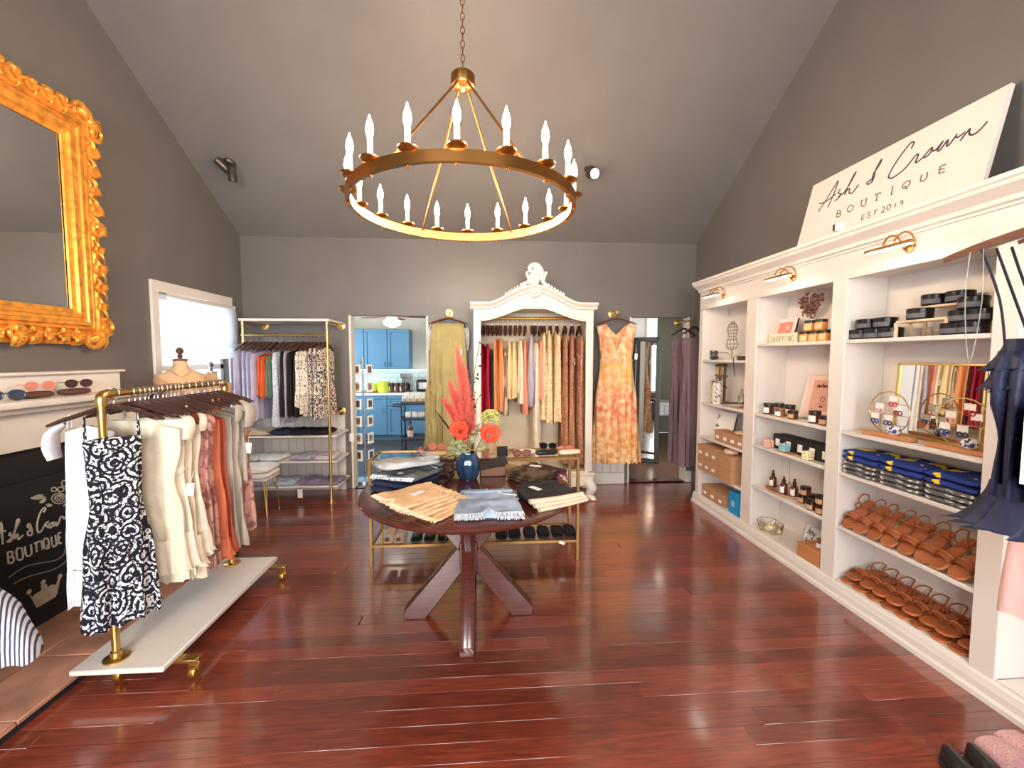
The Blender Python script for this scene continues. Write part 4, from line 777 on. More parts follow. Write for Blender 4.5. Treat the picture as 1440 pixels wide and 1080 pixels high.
# orange dress: its dye runs from peach to gold down the skirt
MO = fab('ombre watercolour chiffon', (240, 170, 110), pat='noise', col2=(250, 214, 170), ps=16, thr=.5, soft=.12)
nt = MO.node_tree; mixn = [n for n in nt.nodes if n.type == 'MIX'][0]; tc = [n for n in nt.nodes if n.type == 'TEX_COORD'][0]; sx = nt.nodes.new('ShaderNodeSeparateXYZ'); nt.links.new(tc.outputs['Object'], sx.inputs[0]); mr = nt.nodes.new('ShaderNodeMapRange'); mr.inputs[1].default_value = -.1; mr.inputs[2].default_value = -1.75; nt.links.new(sx.outputs[2], mr.inputs[0])
rp = nt.nodes.new('ShaderNodeValToRGB'); nt.links.new(mr.outputs[0], rp.inputs[0]); e = rp.color_ramp.elements; e[0].color = (*lin((240, 150, 108)), 1); e[1].position = 1; e[1].color = (*lin((214, 158, 86)), 1)
for p_, c_ in ((.2, (240, 160, 104)), (.3, (244, 190, 108)), (.42, (246, 178, 108)), (.5, (236, 132, 96)), (.62, (232, 138, 100)), (.72, (240, 170, 120)), (.82, (222, 160, 92))): q = e.new(p_); q.color = (*lin(c_), 1)
nt.links.new(rp.outputs[0], mixn.inputs[6])
hx2, hz2 = 1.50, 2.0
wall_hook(hx2-.01, hz2, 'gold pipe hook holding the orange dress'); HT((hx2, 4.755, hz2+.005), 0, 'walnut hanger carrying the orange dress', 'hangers on single dresses', scale=(1.08, 1, 1))
dress('dress', 'long orange watercolour V-neck dress hung right of the armoire', 'dress', None, (hx2, 4.75, hz2+.005), R(-3), [(-.105, .225, .03), (-.3, .195, .05), (-.54, .175, .06), (-.58, .185, .06), (-1.1, .245, .08), (-1.7, .295, .11)], MO, seed=53, nf=8, amp=.02, neck=.33, nw=.12, vneck=True, slope=.25, belt=(-.545, .183, .066), tag=(.215, -.5, -.03), nu=72, nv=34, hem=.012)
# mauve dresses on a short rail by the bookcase end
mrl = E('wall_rail', 'short gold rail on the wall beside the bookcase end', 'rail', (2.27, YB, 1.9)); MB().tube([(0, 0, 0), (0, -.38, 0), (0, -.4, .02)], .01, 10).build('bar', GOLD, mrl); MB().lathe([(.04, 0), (.04, .008), (.02, .012)], 16, M=Matrix.Rotation(R(90), 4, 'X')).build('flange', GOLD, mrl)
for i, (y, rz, lb) in enumerate(((4.50, 18, 'mauve chiffon bridesmaid dress with draped shoulder by the bookcase end'), (4.74, 8, 'second mauve chiffon dress half behind the bookcase end'))):
    dress('dress', lb, 'dress', 'mauve dresses', (2.27, y, 1.911), R(rz), [(-.2, .135, .04), (-.32, .15, .05), (-.44, .12, .045), (-.9, .15, .06), (-1.6, .165, .06)], f_mauve, seed=60+i, nf=6, amp=.018, straps=(.1, -.21, -.11), slope=.1, sleeves=[(-.11, -.2, .035, .14, -1, .0)], belt=(-.44, .128, .05)); HS((2.27, y, 1.911), R(rz), ['dark hanger of the front mauve dress', 'dark hanger of the rear mauve dress'][i], 'hangers of the mauve dresses')

# ---- clothes in the armoire
items = [(674, 682, 483, 576, f_red, 'ruby red satin slip dress at the armoire edge', 'dress'), (681, 690, 482, 574, f_red, 'ruby red satin slip dress beside a black one', 'dress'), (688, 695, 490, 578, f_black, 'black slip dress between red and apricot', 'dress'), (694, 701, 475, 577, f_apr, 'apricot cotton dress next to the black slip', 'dress'), (699, 707, 475, 575, f_apr, 'apricot cotton dress next to the striped knit', 'dress'),
 (704, 716, 489, 582, f_taupe, 'taupe striped fringed knit in the armoire', 'cardigan'), (713, 721, 478, 560, f_butter, 'butter linen blouse with two white tags', 'blouse'), (720, 728, 478, 558, f_butter, 'butter linen blouse, middle of the pale ones', 'blouse'), (726, 735, 477, 565, f_ivory, 'ivory linen blouse beside the coral dress', 'blouse'), (733, 742, 476, 580, f_coral, 'coral satin dress left of the lilac blouse', 'dress'), (737, 757, 463, 572, f_lilac, 'lilac grey chiffon blouse with ballooning sleeve', 'blouse'), (747, 757, 480, 650, f_ivory, 'long ivory dress hanging behind the lilac blouse', 'dress'), (754, 763, 476, 560, f_coral, 'coral satin top right of the lilac blouse', 'top'),
 (759, 769, 465, 588, f_floral, 'cream ditsy floral dress, first of three', 'dress'), (767, 778, 463, 592, f_floral, 'cream ditsy floral dress, middle of three', 'dress'), (776, 788, 465, 590, f_floral, 'cream ditsy floral dress beside the brown ones', 'dress'), (788, 798, 470, 646, f_brownp, 'long brown print dress next to the floral dresses', 'dress'), (798, 808, 470, 650, f_brownp, 'long brown print dress, middle of three', 'dress'), (808, 818, 472, 648, f_brownp, 'long brown print dress by the armoire side', 'dress')]
for i, (a, b, t_, bt, mt, lb, cat) in enumerate(items):
    x, hw, zt_, zb = edge(a, b, t_, bt, ARY, ARZ); x = min(max(x, ax0+.075+hw*.6), ax1-.10); kw = {}
    if 'white tag' in lb or 'brown' in lb or 'striped knit in' in lb: kw['tag'] = (-.14+.0*i, zt_-.3, -.09)
    zb = max(zb, .33-ARZ); long_ = zb < -1.1
    hw = min(hw, .042); pf = [(zt_, .15, .010), (zt_-.08, .17, hw*.6), ((zt_+zb)/2, .165, hw*.8), (zb, .18, hw*(.9 if long_ else .8))]
    if 'ballooning' in lb: pf = [(zt_, .1, .012), (zt_-.3, .15, hw*.8), (zt_-.62, .17, hw*1.15), (zb+.03, .16, hw*1.1), (zb, .12, hw*.7)]
    dress(cat, lb, cat, 'garments in the white armoire', (x, ARY, ARZ), R(88+((i*5) % 7-3)*2), pf, mt, seed=70+i, nf=5, amp=.011, slope=.2, nu=48, nv=20, ruff=[(zb+.25, .175, hw*.75, .235, .15)] if 'brown' in lb else ([(zb+.13, .17, hw*.75, .12, .12)] if 'floral' in lb else None), **kw); HS((x, ARY, ARZ), R(86), 'hanger of the '+lb, 'hangers in the armoire', scale=(1, 1, 1.4))

# ---- navy top and blush skirt at the right edge, on a rail near the bookcase
fr_ = E('garment_stand', 'gold garment stand before the near end of the bookcase', 'clothes rack', (1.46, .5, 0)); MB().tube([(0, 0, .02), (0, 0, 1.93), (.0, .42, 1.93)], .014, 10).build('post', GOLD, fr_); MB().lathe([(.2, 0), (.2, .015), (.03, .025), (.018, .06)], 24).build('foot', GOLD, fr_)
NY = .87; nx = 1.46
HN = make_hanger(TANH, .27, 'walnut hanger with the navy ruffled top'); HN.location = (nx, NY, 1.946); HN.rotation_euler = (0, 0, R(-50)); HN['group'] = 'hangers on single dresses'
HN.scale = (1.15, 1.7, 1.35)
nt_ = dress('top', 'navy pleated tank top with ruffled neckline and large white tag', 'top', None, (nx, NY, 1.946), R(-50), [(-.43, .2, .06), (-.5, .215, .075), (-.66, .19, .07), (-.8, .195, .075)], f_navy, seed=90, nf=14, amp=.02, slope=0, ruff=[(-.40, .19, .07, .08, .22, 21), (-.44, .2, .075, .09, .16, 19), (-.77, .2, .085, .12, .3, 17)], nu=160, nv=16, hem=.0)
for sx_, a in ((-.19, 0), (-.165, 1), (-.14, 2), (-.11, 2.5), (-.07, 3)):
    MB().tube(cr([(sx_+.02*a, -.05, -.43), (sx_-.015, -.03, -.3), (sx_-.05, -.01, -.17)], 4), .009, 6, flat=.3).build('strap', f_navy, nt_)
MB().box((-.115, -.125, -.65), (.085, .003, .19)).tube([(-.115, -.125, -.56), (-.12, -.09, -.5)], .0015, 4).build('price_tag', PAPER, nt_)
MB().tube(cr([(-.26, -.02, -.14), (-.265, -.03, -.3), (-.25, -.03, -.46), (-.235, -.03, -.3), (-.24, -.02, -.14)], 4), .0012, 5).build('hanger_loop', mat('clear plastic', (190, 184, 178), .2, alpha=.4), nt_)
dress('skirt', 'blush pink denim skirt hanging below the navy top', 'skirt', None, (nx+.13, NY+.06, 1.946), R(-50), [(-.55, .17, .03), (-.85, .185, .045), (-1.17, .2, .055)], f_pink, seed=91, nf=2, amp=.008, slope=0); HT((nx+.13, NY+.06, 1.946), R(-50), 'walnut hanger carrying the blush skirt', 'hangers on single dresses')

# ---- dress forms by the window
SKIN = mat('tan dress-form linen', (214, 178, 138), .8, var=.08, bump=.2)
def form(loc, rz, lb, s, finm, top, ori=0):
    d = E('dress_form', lb, 'mannequin', loc, rz); H_ = 1.02
    pf = [(.155, .11, 0), (.17, .12, .05), (.16, .11, .14), (.12, .09, .24), (.135, .105, .34), (.165, .125, .43), (.18, .11, .5), (.17, .085, .545), (.11, .07, .57), (.055, .055, .6), (.05, .052, .66)]
    m = MB(); m.add([(a*cos(2*pi*k/24), b*sin(2*pi*k/24)-(.035*exp(-((z-.42)/.06)**2)*max(0, -sin(2*pi*k/24))), z+H_-.1) for a, b, z in pf for k in range(24)], [(i*24+k, i*24+(k+1) % 24, (i+1)*24+(k+1) % 24, (i+1)*24+k) for i in range(len(pf)-1) for k in range(24)]+[tuple(range(24))[::-1]]); m.build('torso', SKIN, d, ang=70)
    MB().lathe([(.052, .56+H_), (.056, .565+H_), (.056, .575+H_), (.02, .58+H_)], 20).build('neck_cap', finm, d); MB().lathe([(.012, .58+H_), (.02, .6+H_), (.012, .615+H_), (.026, .635+H_), (.028, .65+H_), (.015, .67+H_), (.003, .675+H_)], 14).build('finial', finm, d)
    MB().tube([(0, 0, .03), (0, 0, H_-.09)], .015, 10).build('pole', finm, d)
    for k in range(3): a = k*2*pi/3+.5; MB().tube(cr([(0, 0, .2), (.1*cos(a), .1*sin(a), .16), (.22*cos(a), .22*sin(a), .02)], 4), .012, 8).build('leg', finm, d)
    if top:
        def f(u, v):
            a = 2*pi*u; i = v*8.6; k = min(int(i), 9); q = i-k; A = pf[k][0]+(pf[k+1][0]-pf[k][0])*q+.006; B = pf[k][1]+(pf[k+1][1]-pf[k][1])*q+.006; z = pf[k][2]+(pf[k+1][2]-pf[k][2])*q
            lim = .42+.13*max(-1, min(1, -ori*cos(a))) if ori else .46; z = min(z, lim); return V((A*cos(a), B*sin(a)-(.037*exp(-((z-.42)/.06)**2)*max(0, -sin(a))), z+H_-.1))
        MB().grid(f, 32, 30, True).build('top', top, d, ang=80)
    MB().tube([V((.062*cos(t)*1.15, .06*sin(t)*1.2-.01-.03*max(0, -sin(t)), .585+H_-.1-.05*max(0, -sin(t))**2)) for t in cells(0, 2*pi, 24)[:-1]], .002, 5, True).build('necklace', GOLD, d); d.scale = (s, s, s); return d
p1 = PX(254, 520, -2.38); form((-2.38, p1.y, 0), R(38), 'tan dress form in a one-shoulder camel top with wooden finial', .93, mat('dark finial wood', (96, 62, 48), .4), fab('camel knit', (196, 152, 120)), 1)
p2 = PX(291, 530, -2.42); form((-2.42, p2.y+.06, 0), R(38), 'tan dress form in an orange top behind the other form', .86, STEEL, fab('orange crepe', (226, 140, 92)), 0)
# ================================================================ BOOKCASE CONTENTS
GL = {'i': [[(.2, 1), (.2, 0)], [(.2, 1.4), (.22, 1.5)]], 'r': [[(.1, 1), (.1, 0)], [(.1, .6), (.3, 1), (.5, .95)]], 'e': [[(.05, .5), (.55, .55), (.45, .95), (.2, .95), (.05, .5), (.2, .05), (.55, .15)]], 'a': [[(.55, .9), (.25, 1), (.05, .5), (.25, 0), (.55, .4), (.55, 1)], [(.55, 1), (.55, .1), (.65, 0)]], 'l': [[(.2, 1.8), (.2, .1), (.35, 0)]], 'y': [[(.05, 1), (.1, .4), (.3, .2), (.5, .5)], [(.55, 1), (.5, -.4), (.25, -.7), (.05, -.5)]],
 'n': [[(.1, 1), (.1, 0)], [(.1, .6), (.35, 1), (.5, .8), (.5, 0)]], 'd': [[(.5, .9), (.2, 1), (.05, .5), (.2, 0), (.5, .3)], [(.55, 1.8), (.55, 0)]], 'w': [[(.05, 1), (.2, 0), (.35, .7), (.5, 0), (.65, 1)]], 'c': [[(.5, .85), (.25, 1), (.05, .5), (.25, 0), (.55, .15)]], 'o': [[(.3, 1), (.05, .5), (.3, 0), (.55, .5), (.3, 1)]], 't': [[(.25, 1.6), (.25, .1), (.45, 0)], [(.05, 1), (.5, 1)]], 'h': [[(.1, 1.8), (.1, 0)], [(.1, .6), (.35, 1), (.5, .8), (.5, 0)]], 's': [[(.5, .9), (.2, 1), (.1, .75), (.45, .4), (.4, .05), (.05, .1)]], 'u': [[(.05, 1), (.1, .1), (.35, 0), (.5, .4)], [(.5, 1), (.5, 0)]],
 'S': [[(.75, 1.3), (.4, 1.5), (.1, 1.2), (.4, .8), (.75, .4), (.4, 0), (.05, .2)]], 'H': [[(.1, 1.5), (.1, 0)], [(.7, 1.5), (.7, 0)], [(.1, .75), (.7, .75)]], 'O': [[(.4, 1.5), (.05, 1.1), (.05, .4), (.4, 0), (.75, .4), (.75, 1.1), (.4, 1.5)]], 'P': [[(.1, 0), (.1, 1.5)], [(.1, 1.5), (.6, 1.45), (.65, 1), (.5, .75), (.1, .7)]], 'I': [[(.3, 1.5), (.3, 0)]], 'N': [[(.1, 0), (.1, 1.5)], [(.1, 1.5), (.7, 0)], [(.7, 0), (.7, 1.5)]], 'G': [[(.75, 1.3), (.4, 1.5), (.05, 1.1), (.05, .4), (.4, 0), (.75, .3), (.75, .7), (.45, .7)]]}
def write(parent, name, txt, o, ex, ey, size, w, m, slant=0, gap=.75, th=.001):
    mb = MB(); x = 0
    for chr_ in txt:
        for st in GL.get(chr_, []): mb.ribbon([((x+a)*size+slant*b*size, b*size) for a, b in st], w, o, ex, ey, th, 4)
        x += gap
    ob = mb.build(name, m, parent); ob['kind'] = 'stuff'; return ob
TX_, TY_ = (0, -1, 0), (0, 0, 1)          # lettering that faces the room from the right wall
def sh(px, py, X): return PX(px, py, X).y
# --- prototypes
def P_jar(r, h, glass, lid, lab, name='candle_jar', labm=None, cat='candle'):
    j = E(name, 'x', cat); MB().lathe([(r*.92, 0), (r, .004), (r, h*.72), (r*.9, h*.76)], 20).build('jar', glass, j); MB().lathe([(r*.96, h*.76), (r*.98, h*.77), (r*.98, h*.97), (r*.93, h)], 20).build('lid', lid, j)
    if lab: MB().grid(lambda u, v: V(((r+.0008)*-cos(-1.0+2.0*u), (r+.0008)*sin(-1.0+2.0*u), h*(.12+.5*v))), 8, 1).build('label', labm or PAPER, j)
    return Proto(j)
J_amb = P_jar(.037, .085, AMBER, BLKLID, True); J_ambs = P_jar(.034, .062, AMBER, BLKLID, True, labm=mat('tan label', (196, 158, 116), .6)); J_clr = P_jar(.034, .062, mat('honey glass', (156, 98, 48), .12, coat=.5), mat('tan tin lid', (150, 108, 70), .35, .5), True); J_org = P_jar(.038, .075, mat('orange wax glass', (226, 146, 70), .2, coat=.4), BLKLID, True, labm=mat('peach label', (244, 196, 140), .6))
tn = E('candle_tin', 'x', 'candle'); MB().lathe([(.052, 0), (.054, .003), (.054, .04)], 24).build('tin', mat('black tin', (34, 33, 36), .35, .5), tn); MB().lathe([(.056, .038), (.056, .055), (.053, .058), (.001, .058)], 24).build('lid', mat('black tin lid', (26, 26, 28), .3, .5), tn)
MB().grid(lambda u, v: V((-.0548*cos(-1.1+2.2*u), .0548*sin(-1.1+2.2*u), .008+.024*v)), 8, 1).build('label', mat('grey tin label', (92, 92, 96), .6), tn); TIN = Proto(tn)
def kbox(lb, loc, d, rz=0, lab=True, m=KRAFT, grp='kraft boxes in the far bookcase bay', nm='gift_box'):
    b = E(nm, lb, 'box', loc, rz, grp); MB().box((0, 0, d[2]*.36), (d[0]*.97, d[1]*.97, d[2]*.72)).build('base', m, b, bev=.002); MB().box((0, 0, d[2]*.84), (d[0], d[1], d[2]*.32)).build('lid', m, b, bev=.002)
    if lab: MB().box((-d[0]/2-.001, 0, d[2]*.4), (.002, min(.05, d[1]*.5), min(.028, d[2]*.4))).build('label', PAPER, b)
    return b
# sunglasses: facing -y, resting on z=0
def P_glasses(fm, lm):
    g = E('sunglasses', 'x', 'sunglasses'); f = MB()
    for s in (-1, 1):
        loop = [V((s*(.034+.027*cos(t)*(1+.12*sin(t))), 0, .026+.023*sin(t))) for t in cells(0, 2*pi, 20)[:-1]]; f.tube(loop, .0032, 6, True)
        MB().add([p*1 for p in loop], [tuple(range(20))]).build('lens', lm, g)
        MB().tube(cr([(s*.063, 0, .035), (s*.066, .03, .034), (s*.062, .1, .03), (s*.055, .135, .012)], 4), .0028, 6).build('temple', fm, g)
    f.tube(cr([(-.01, 0, .032), (0, -.002, .036), (.01, 0, .032)], 3), .003, 6).build('front_frame', fm, g); return Proto(g)
G_dark = P_glasses(mat('dark tortoise', (58, 36, 38), .25), mat('smoke lens', (74, 44, 48), .1, coat=.5)); G_rose = P_glasses(mat('rose acetate', (206, 132, 116), .25), mat('rose lens', (196, 120, 104), .1, coat=.5)); G_blk = P_glasses(BLACK, mat('black lens', (24, 20, 22), .1, coat=.5)); G_brn = P_glasses(mat('brown wire', (84, 56, 44), .3), mat('brown gradient lens', (150, 92, 84), .1, coat=.5)); G_navy = P_glasses(mat('navy acetate', (52, 62, 78), .25), mat('navy lens', (60, 66, 80), .1, coat=.5))
def P_case(m): return Proto(T(MB().lathe([(.004, -.085), (.022, -.08), (.03, -.06), (.033, 0), (.03, .06), (.022, .08), (.004, .085)], 14, M=Matrix.Translation((0, 0, .02)) @ Matrix.Rotation(R(90), 4, 'Y') @ Matrix.Diagonal((.62, 1, 1, 1))).build('glasses_case', m), 'x', 'case'))
C_brn = P_case(mat('brown leather case', (92, 58, 48), .5, var=.1)); C_tan = P_case(mat('tan leather case', (226, 182, 134), .5, var=.06)); C_blk = P_case(mat('black case', (34, 28, 28), .45)); C_crm = P_case(mat('cream leather case', (238, 212, 178), .5, var=.04))

# --- far bay
X = 2.30
y = sh(1004, 500, X); C_blk((X, y, 1.4745), R(75), 'black glasses case on the top shelf of the far bay'); G_dark((X-.005, y, 1.514), R(-80), 'dark purple sunglasses on a black case beside the wire bust')
wf_ = E('wire_bust', 'small wire dress-form ornament on a stand in the far bay', 'ornament', (2.34, sh(1029, 500, 2.34), 1.472)); wm = mat('grey wire', (142, 132, 122), .4, .7)
pf = [(.035, .10), (.055, .12), (.06, .15), (.048, .19), (.036, .22), (.045, .25), (.055, .28), (.05, .31), (.036, .335), (.02, .345), (.018, .36)]
for k in range(10): a = 2*pi*k/10; MB().tube([(r*cos(a)*.8, r*sin(a), z) for r, z in pf], .0022, 5).build('upright_wire', wm, wf_)
for i, (r, z) in enumerate(pf): MB().tube([(r*cos(t)*.8, r*sin(t), z) for t in cells(0, 2*pi, 16)[:-1]], .0022, 5, True).build('hoop_wire', wm, wf_)
MB().tube([(0, 0, .01), (0, 0, .11)], .005, 8).build('stem', wm, wf_); MB().box((0, 0, .006), (.08, .08, .012)).build('base', WHITE, wf_, bev=.003)
hb_ = E('ribbon_box', 'small dark box with trailing ribbon on the far bay shelf', 'box', (2.27, sh(1043, 503, 2.27)-.005, 1.472)); MB().box((0, 0, .018), (.07, .05, .036)).build('box', mat('plum box', (84, 62, 66), .6), hb_, bev=.003); MB().tube(cr([(-.03, -.0, .037), (-.075, -.0, .03), (-.078, -.01, -.06), (-.082, -.035, -.14)], 4), .005, 6, flat=.3).build('ribbon', BLACKM, hb_)
js = E('jewellery_stand', 'dark wooden tiered jewellery stand in the far bay', 'jewellery stand', (2.34, sh(1014, 560, 2.34), 1.046)); dw = mat('weathered dark wood', (108, 82, 66), .6, var=.2)
MB().box((0, 0, .01), (.1, .2, .02)).build('base', dw, js, bev=.003); MB().box((0, .03, .2), (.02, .02, .38)).build('post', dw, js); MB().box((0, -.05, .2), (.02, .02, .38)).build('post', dw, js)
for z in (.16, .27, .37): MB().tube([(-.01, -.1, z), (-.01, .09, z)], .012, 8).build('crossbar', dw, js)
for k in range(4): MB().tube([(-.03, -.08+.04*k, .36), (-.035, -.08+.04*k, .26), (-.03, -.07+.04*k, .36)], .0025, 5).build('chain', GOLD, js)
pc_ = E('candle_jar', 'tall glass jar with silver patterned paper in the far bay', 'jar', (2.27, sh(1008, 565, 2.27), 1.046)); MB().lathe([(.05, 0), (.052, .01), (.052, .2), (.05, .21)], 24).build('jar', mat('patterned paper', (222, 214, 200), .5, pat='noise', col2=(130, 116, 104), ps=50, thr=.56), pc_); MB().lathe([(.053, .205), (.053, .225), (.012, .23), (.016, .25), (.001, .258)], 20).build('lid', GLASS, pc_)
for k, (px, z, lb) in enumerate(((1020, 1.046, 'flat wooden tray beside the patterned jar'), (1033, 1.046, 'pale shallow bowl at the right of the jewellery stand'))):
    yy = sh(px, 566, 2.27); T(MB().lathe([(.03, 0), (.045, .004), (.07, .02), (.068, .024), (.04, .009), (.001, .008)], 24).build('bowl', [dw, mat('pale stoneware', (206, 192, 172), .5)][k], loc=(2.27+.09*(1-k), yy-.02*k, z)), lb, 'bowl')
T(MB().lathe([(.028, 0), (.03, .01), (.03, .09), (.01, .12), (.01, .15), (.014, .155), (.001, .16)], 16).build('glass_bottle', GLASS, loc=(2.37, sh(1043, 560, 2.37), 1.046)), 'clear glass bottle at the back of the far bay', 'bottle')
# framed quotation
def board_sign(nm, lb, X, y, z, w_, h_, lean, m, fm, fw=.014):
    s = E(nm, lb, 'sign', (X, y, z), 0, rot=(0, R(lean), 0)); MB().box((0, 0, h_/2), (.012, w_, h_)).build('panel', m, s)
    if fm:
        for a, b, c, d in ((-w_/2, w_/2, 0, fw), (-w_/2, w_/2, h_-fw, h_), (-w_/2, -w_/2+fw, fw, h_-fw), (w_/2-fw, w_/2, fw, h_-fw)): MB().bx(-.014, .008, a, b, c, d).build('frame_rail', fm, s, bev=.002)
    return s
a, b = sh(995, 590, 2.36), sh(1030, 590, 2.36); qs = board_sign('quote_sign', 'white framed sign with small black script above the kraft boxes', 2.36, (a+b)/2, .705, a-b, .26, 12, PAPER, WHITE)
for k, t in enumerate(('i', 'really', 'need', 'new', 'clothes')): write(qs, 'lettering', t, (-.0075, (a-b)*.28, .225-.034*k), TX_, TY_, .018, .0036, BLACKM, .25)
for k in range(4):
    kbox('small kraft gift box with white end label, upper row of the far bay', (2.275, sh(1009+10.5*k, 615, 2.215)-.0, .704), (.12, .115, .105-.0*k))
T(MB().grid(lambda u, v: V((.035*cos(2*pi*u)*(1+.4*cos(2*pi*v)), .035*sin(2*pi*u)*(1+.4*cos(2*pi*v)), .018+.016*sin(2*pi*v)+.003*sin(14*pi*u))), 40, 8, True, True).build('scrunchie', fab('beige satin', (222, 190, 154), rough=.5), loc=(2.27, sh(1042, 602, 2.27), .8105)), 'beige scrunchie on the upper row of kraft boxes', 'scrunchie')
ylist = [4.105, 3.985, 3.865]
for k, y in enumerate(ylist):
    for j in range(2): kbox('kraft shoe box with two white labels in the three double stacks', (2.275, y, .37+.1285*j), (.2, .112, .127))
for j in range(2): kbox(['large kraft box below another under a scrunchie', 'large kraft box carrying a beige scrunchie'][j], (2.285, 3.68, .37+.1225*j), (.23, .22, .121), lab=False, grp='large kraft boxes')
T(MB().grid(lambda u, v: V((.045*cos(2*pi*u)*(1+.4*cos(2*pi*v)), .045*sin(2*pi*u)*(1+.4*cos(2*pi*v)), .022+.02*sin(2*pi*v)+.004*sin(14*pi*u))), 40, 8, True, True).build('scrunchie', MATS['beige satin'], loc=(2.25, 3.70, .617)), 'beige scrunchie on the large kraft boxes', 'scrunchie')
for k in range(3): kbox('low wide kraft box on the floor shelf of the far bay', (2.325, 4.09-.137*k, .091), (.2, .128, .12), grp='low kraft boxes')
bb_ = E('gift_bag', 'bright blue paper bag on the floor shelf of the far bay', 'bag', (2.27, 3.60, .092)); MB().box((0, 0, .1), (.1, .14, .2)).build('bag', mat('cyan paper', (20, 150, 212), .5), bb_, bev=.003); MB().box((-.0515, 0, .1), (.002, .05, .05)).build('label', mat('pale blue label', (140, 205, 235), .5), bb_); T(MB().box((0, 0, .004), (.06, .1, .006)).build('card', PAPER, loc=(2.235, 3.74, .091)), 'white card lying beside the blue bag', 'card')

# --- candle bay
pf_ = board_sign('photo_frame', 'white photo frame with pink floral print on the candle bay top shelf', 2.37, sh(1098, 460, 2.37), 1.606, .27, .2, 14, mat('floral postcard', (240, 226, 216), .6, pat='spots', col2=(226, 140, 120), ps=12, thr=.3, soft=.1), WHITE, .03)
sb_ = board_sign('block_sign', 'cream wooden block sign with grey capital letters', 2.30, sh(1101, 476, 2.30), 1.606, .30, .075, 0, mat('cream wood block', (238, 224, 196), .7), None); write(sb_, 'lettering', 'SHOPPING', (-.0065, .133, .012), TX_, TY_, .028, .0055, mat('taupe print', (150, 138, 124), .8), 0, 1.2)
OG = 'orange candle jars'
for k in range(3): J_org((2.30, sh(1133+13.5*k, 470, 2.30), 1.606), 0, 'orange candle jar with black lid in the lower row of three', OG)
for k in range(2): J_org((2.30, sh(1140+15*k, 455, 2.30), 1.682), 0, 'orange candle jar with black lid stacked on the lower row', OG)
spg = E('dried_sprig', 'dried brown leaf sprig in a slim vase behind the orange candles', 'dried plant', (2.40, sh(1143, 450, 2.40), 1.606)); MB().lathe([(.02, 0), (.028, .03), (.028, .1), (.014, .15), (.016, .17)], 14).build('vase', PAPER, spg); rg = random.Random(5); lm_ = mat('dried leaf', (124, 78, 66), .8, var=.2)
for k in range(7):
    a = rg.uniform(0, 6.28); tip = V((.05*cos(a), .12*sin(a), .17+rg.uniform(.1, .19))); m = MB(); m.tube([V((0, 0, .16)), V((tip.x*.4, tip.y*.5, .22)), tip], .002, 4)
    for q in range(12): t = .3+.7*q/11; c = V((0, 0, .16)).lerp(tip, t); m.ell(c+V((rg.uniform(-.02, .02), rg.uniform(-.03, .03), rg.uniform(-.01, .02))), (.005, .017, .009), 6, 4, rot=(rg.uniform(-1, 1), rg.uniform(-1, 1), rg.uniform(0, 3)))
    m.build('twig', lm_, spg)
AG = 'amber candle jars on the pink print shelf'
for pr_o, px, py, X_, lb in ((J_amb, 1081, 575, 2.27, 'tall amber candle jar with white label at the end of the print shelf'), (J_amb, 1096, 572, 2.36, 'amber candle jar in the back row of the print shelf'), (J_clr, 1097, 580, 2.26, 'honey glass candle with tan lid on the print shelf'), (J_amb, 1111, 572, 2.36, 'amber candle jar behind the honey glass one'), (J_ambs, 1115, 582, 2.26, 'low amber jar with tan label before the pink print'), (J_amb, 1146, 585, 2.27, 'tall amber candle jar right of the pink print'), (J_ambs, 1160, 590, 2.265, 'low amber jar beside the tall one right of the print')): pr_o((X_, sh(px, py, X_), 1.048), 0, lb, AG)
a, b = sh(1127, 560, 2.40), sh(1177, 560, 2.40); pk = board_sign('framed_print', 'pink framed print with black script lettering', 2.375, (a+b)/2-.02, 1.05, a-b, .34, 12, mat('blush paper', (240, 206, 192), .6), WHITE, .018); MB().box((-.007, -.02, .18), (.003, (a-b)*.66, .22)).build('dusty_rose_field', mat('dusty rose print', (222, 166, 146), .7, var=.06), pk)
write(pk, 'lettering', 'southern', (-.009, .06, .235), TX_, TY_, .019, .0035, BLACKM, .3, .7); MB().tube([(-.009, -.02+.018*cos(t), .15+.02*sin(t)) for t in cells(0, 2*pi, 14)[:-1]], .002, 5, True).build('emblem', BLACKM, pk); MB().box((-.009, -.02, .115), (.002, .07, .003)).box((-.009, -.02, .098), (.002, .03, .01)).build('small_print', BLACKM, pk)
for k in range(5):
    c = E('candle_box', 'black square candle box with white label in a row of five', 'box', (2.33-.0*k, sh(1092+14.8*k+.5*k*k, 620, 2.265)-.0, .791), 0, 'black candle boxes'); MB().box((0, 0, .055), (.11, .11, .11)).build('box', BLACKM, c, bev=.003); MB().box((-.056, 0, .05), (.002, .045, .055)).build('label', PAPER, c)
for k, (px, py, col, lb) in enumerate(((1081, 625, (240, 190, 172), 'pink bubble cube candle'), (1103, 630, (150, 196, 204), 'pale blue bubble cube candle on a kraft card'), (1136, 641, (244, 228, 180), 'butter yellow bubble cube candle'))):
    q = V((2.235, sh(px, py, 2.235), .791+(.006 if k == 1 else 0))); m = MB()
    for i in range(3):
        for j in range(3):
            for l in range(3): m.ell(((i-1)*.019, (j-1)*.019, .011+l*.019), (.0115, .0115, .0115), 8, 6)
    bc = E('bubble_candle', lb, 'candle', q, 0, 'bubble candles'); m.build('wax', mat('wax '+lb, col, .5), bc)['kind'] = 'stuff'; MB().tube([(0, 0, .06), (0, 0, .072)], .0014, 5).build('wick', PAPER, bc)
    if k == 1: T(MB().box((0, 0, .003), (.07, .13, .006)).build('kraft_card', OAK, loc=q-V((-.01, .02, .0065))), 'thin kraft card under the pale blue candle', 'card')
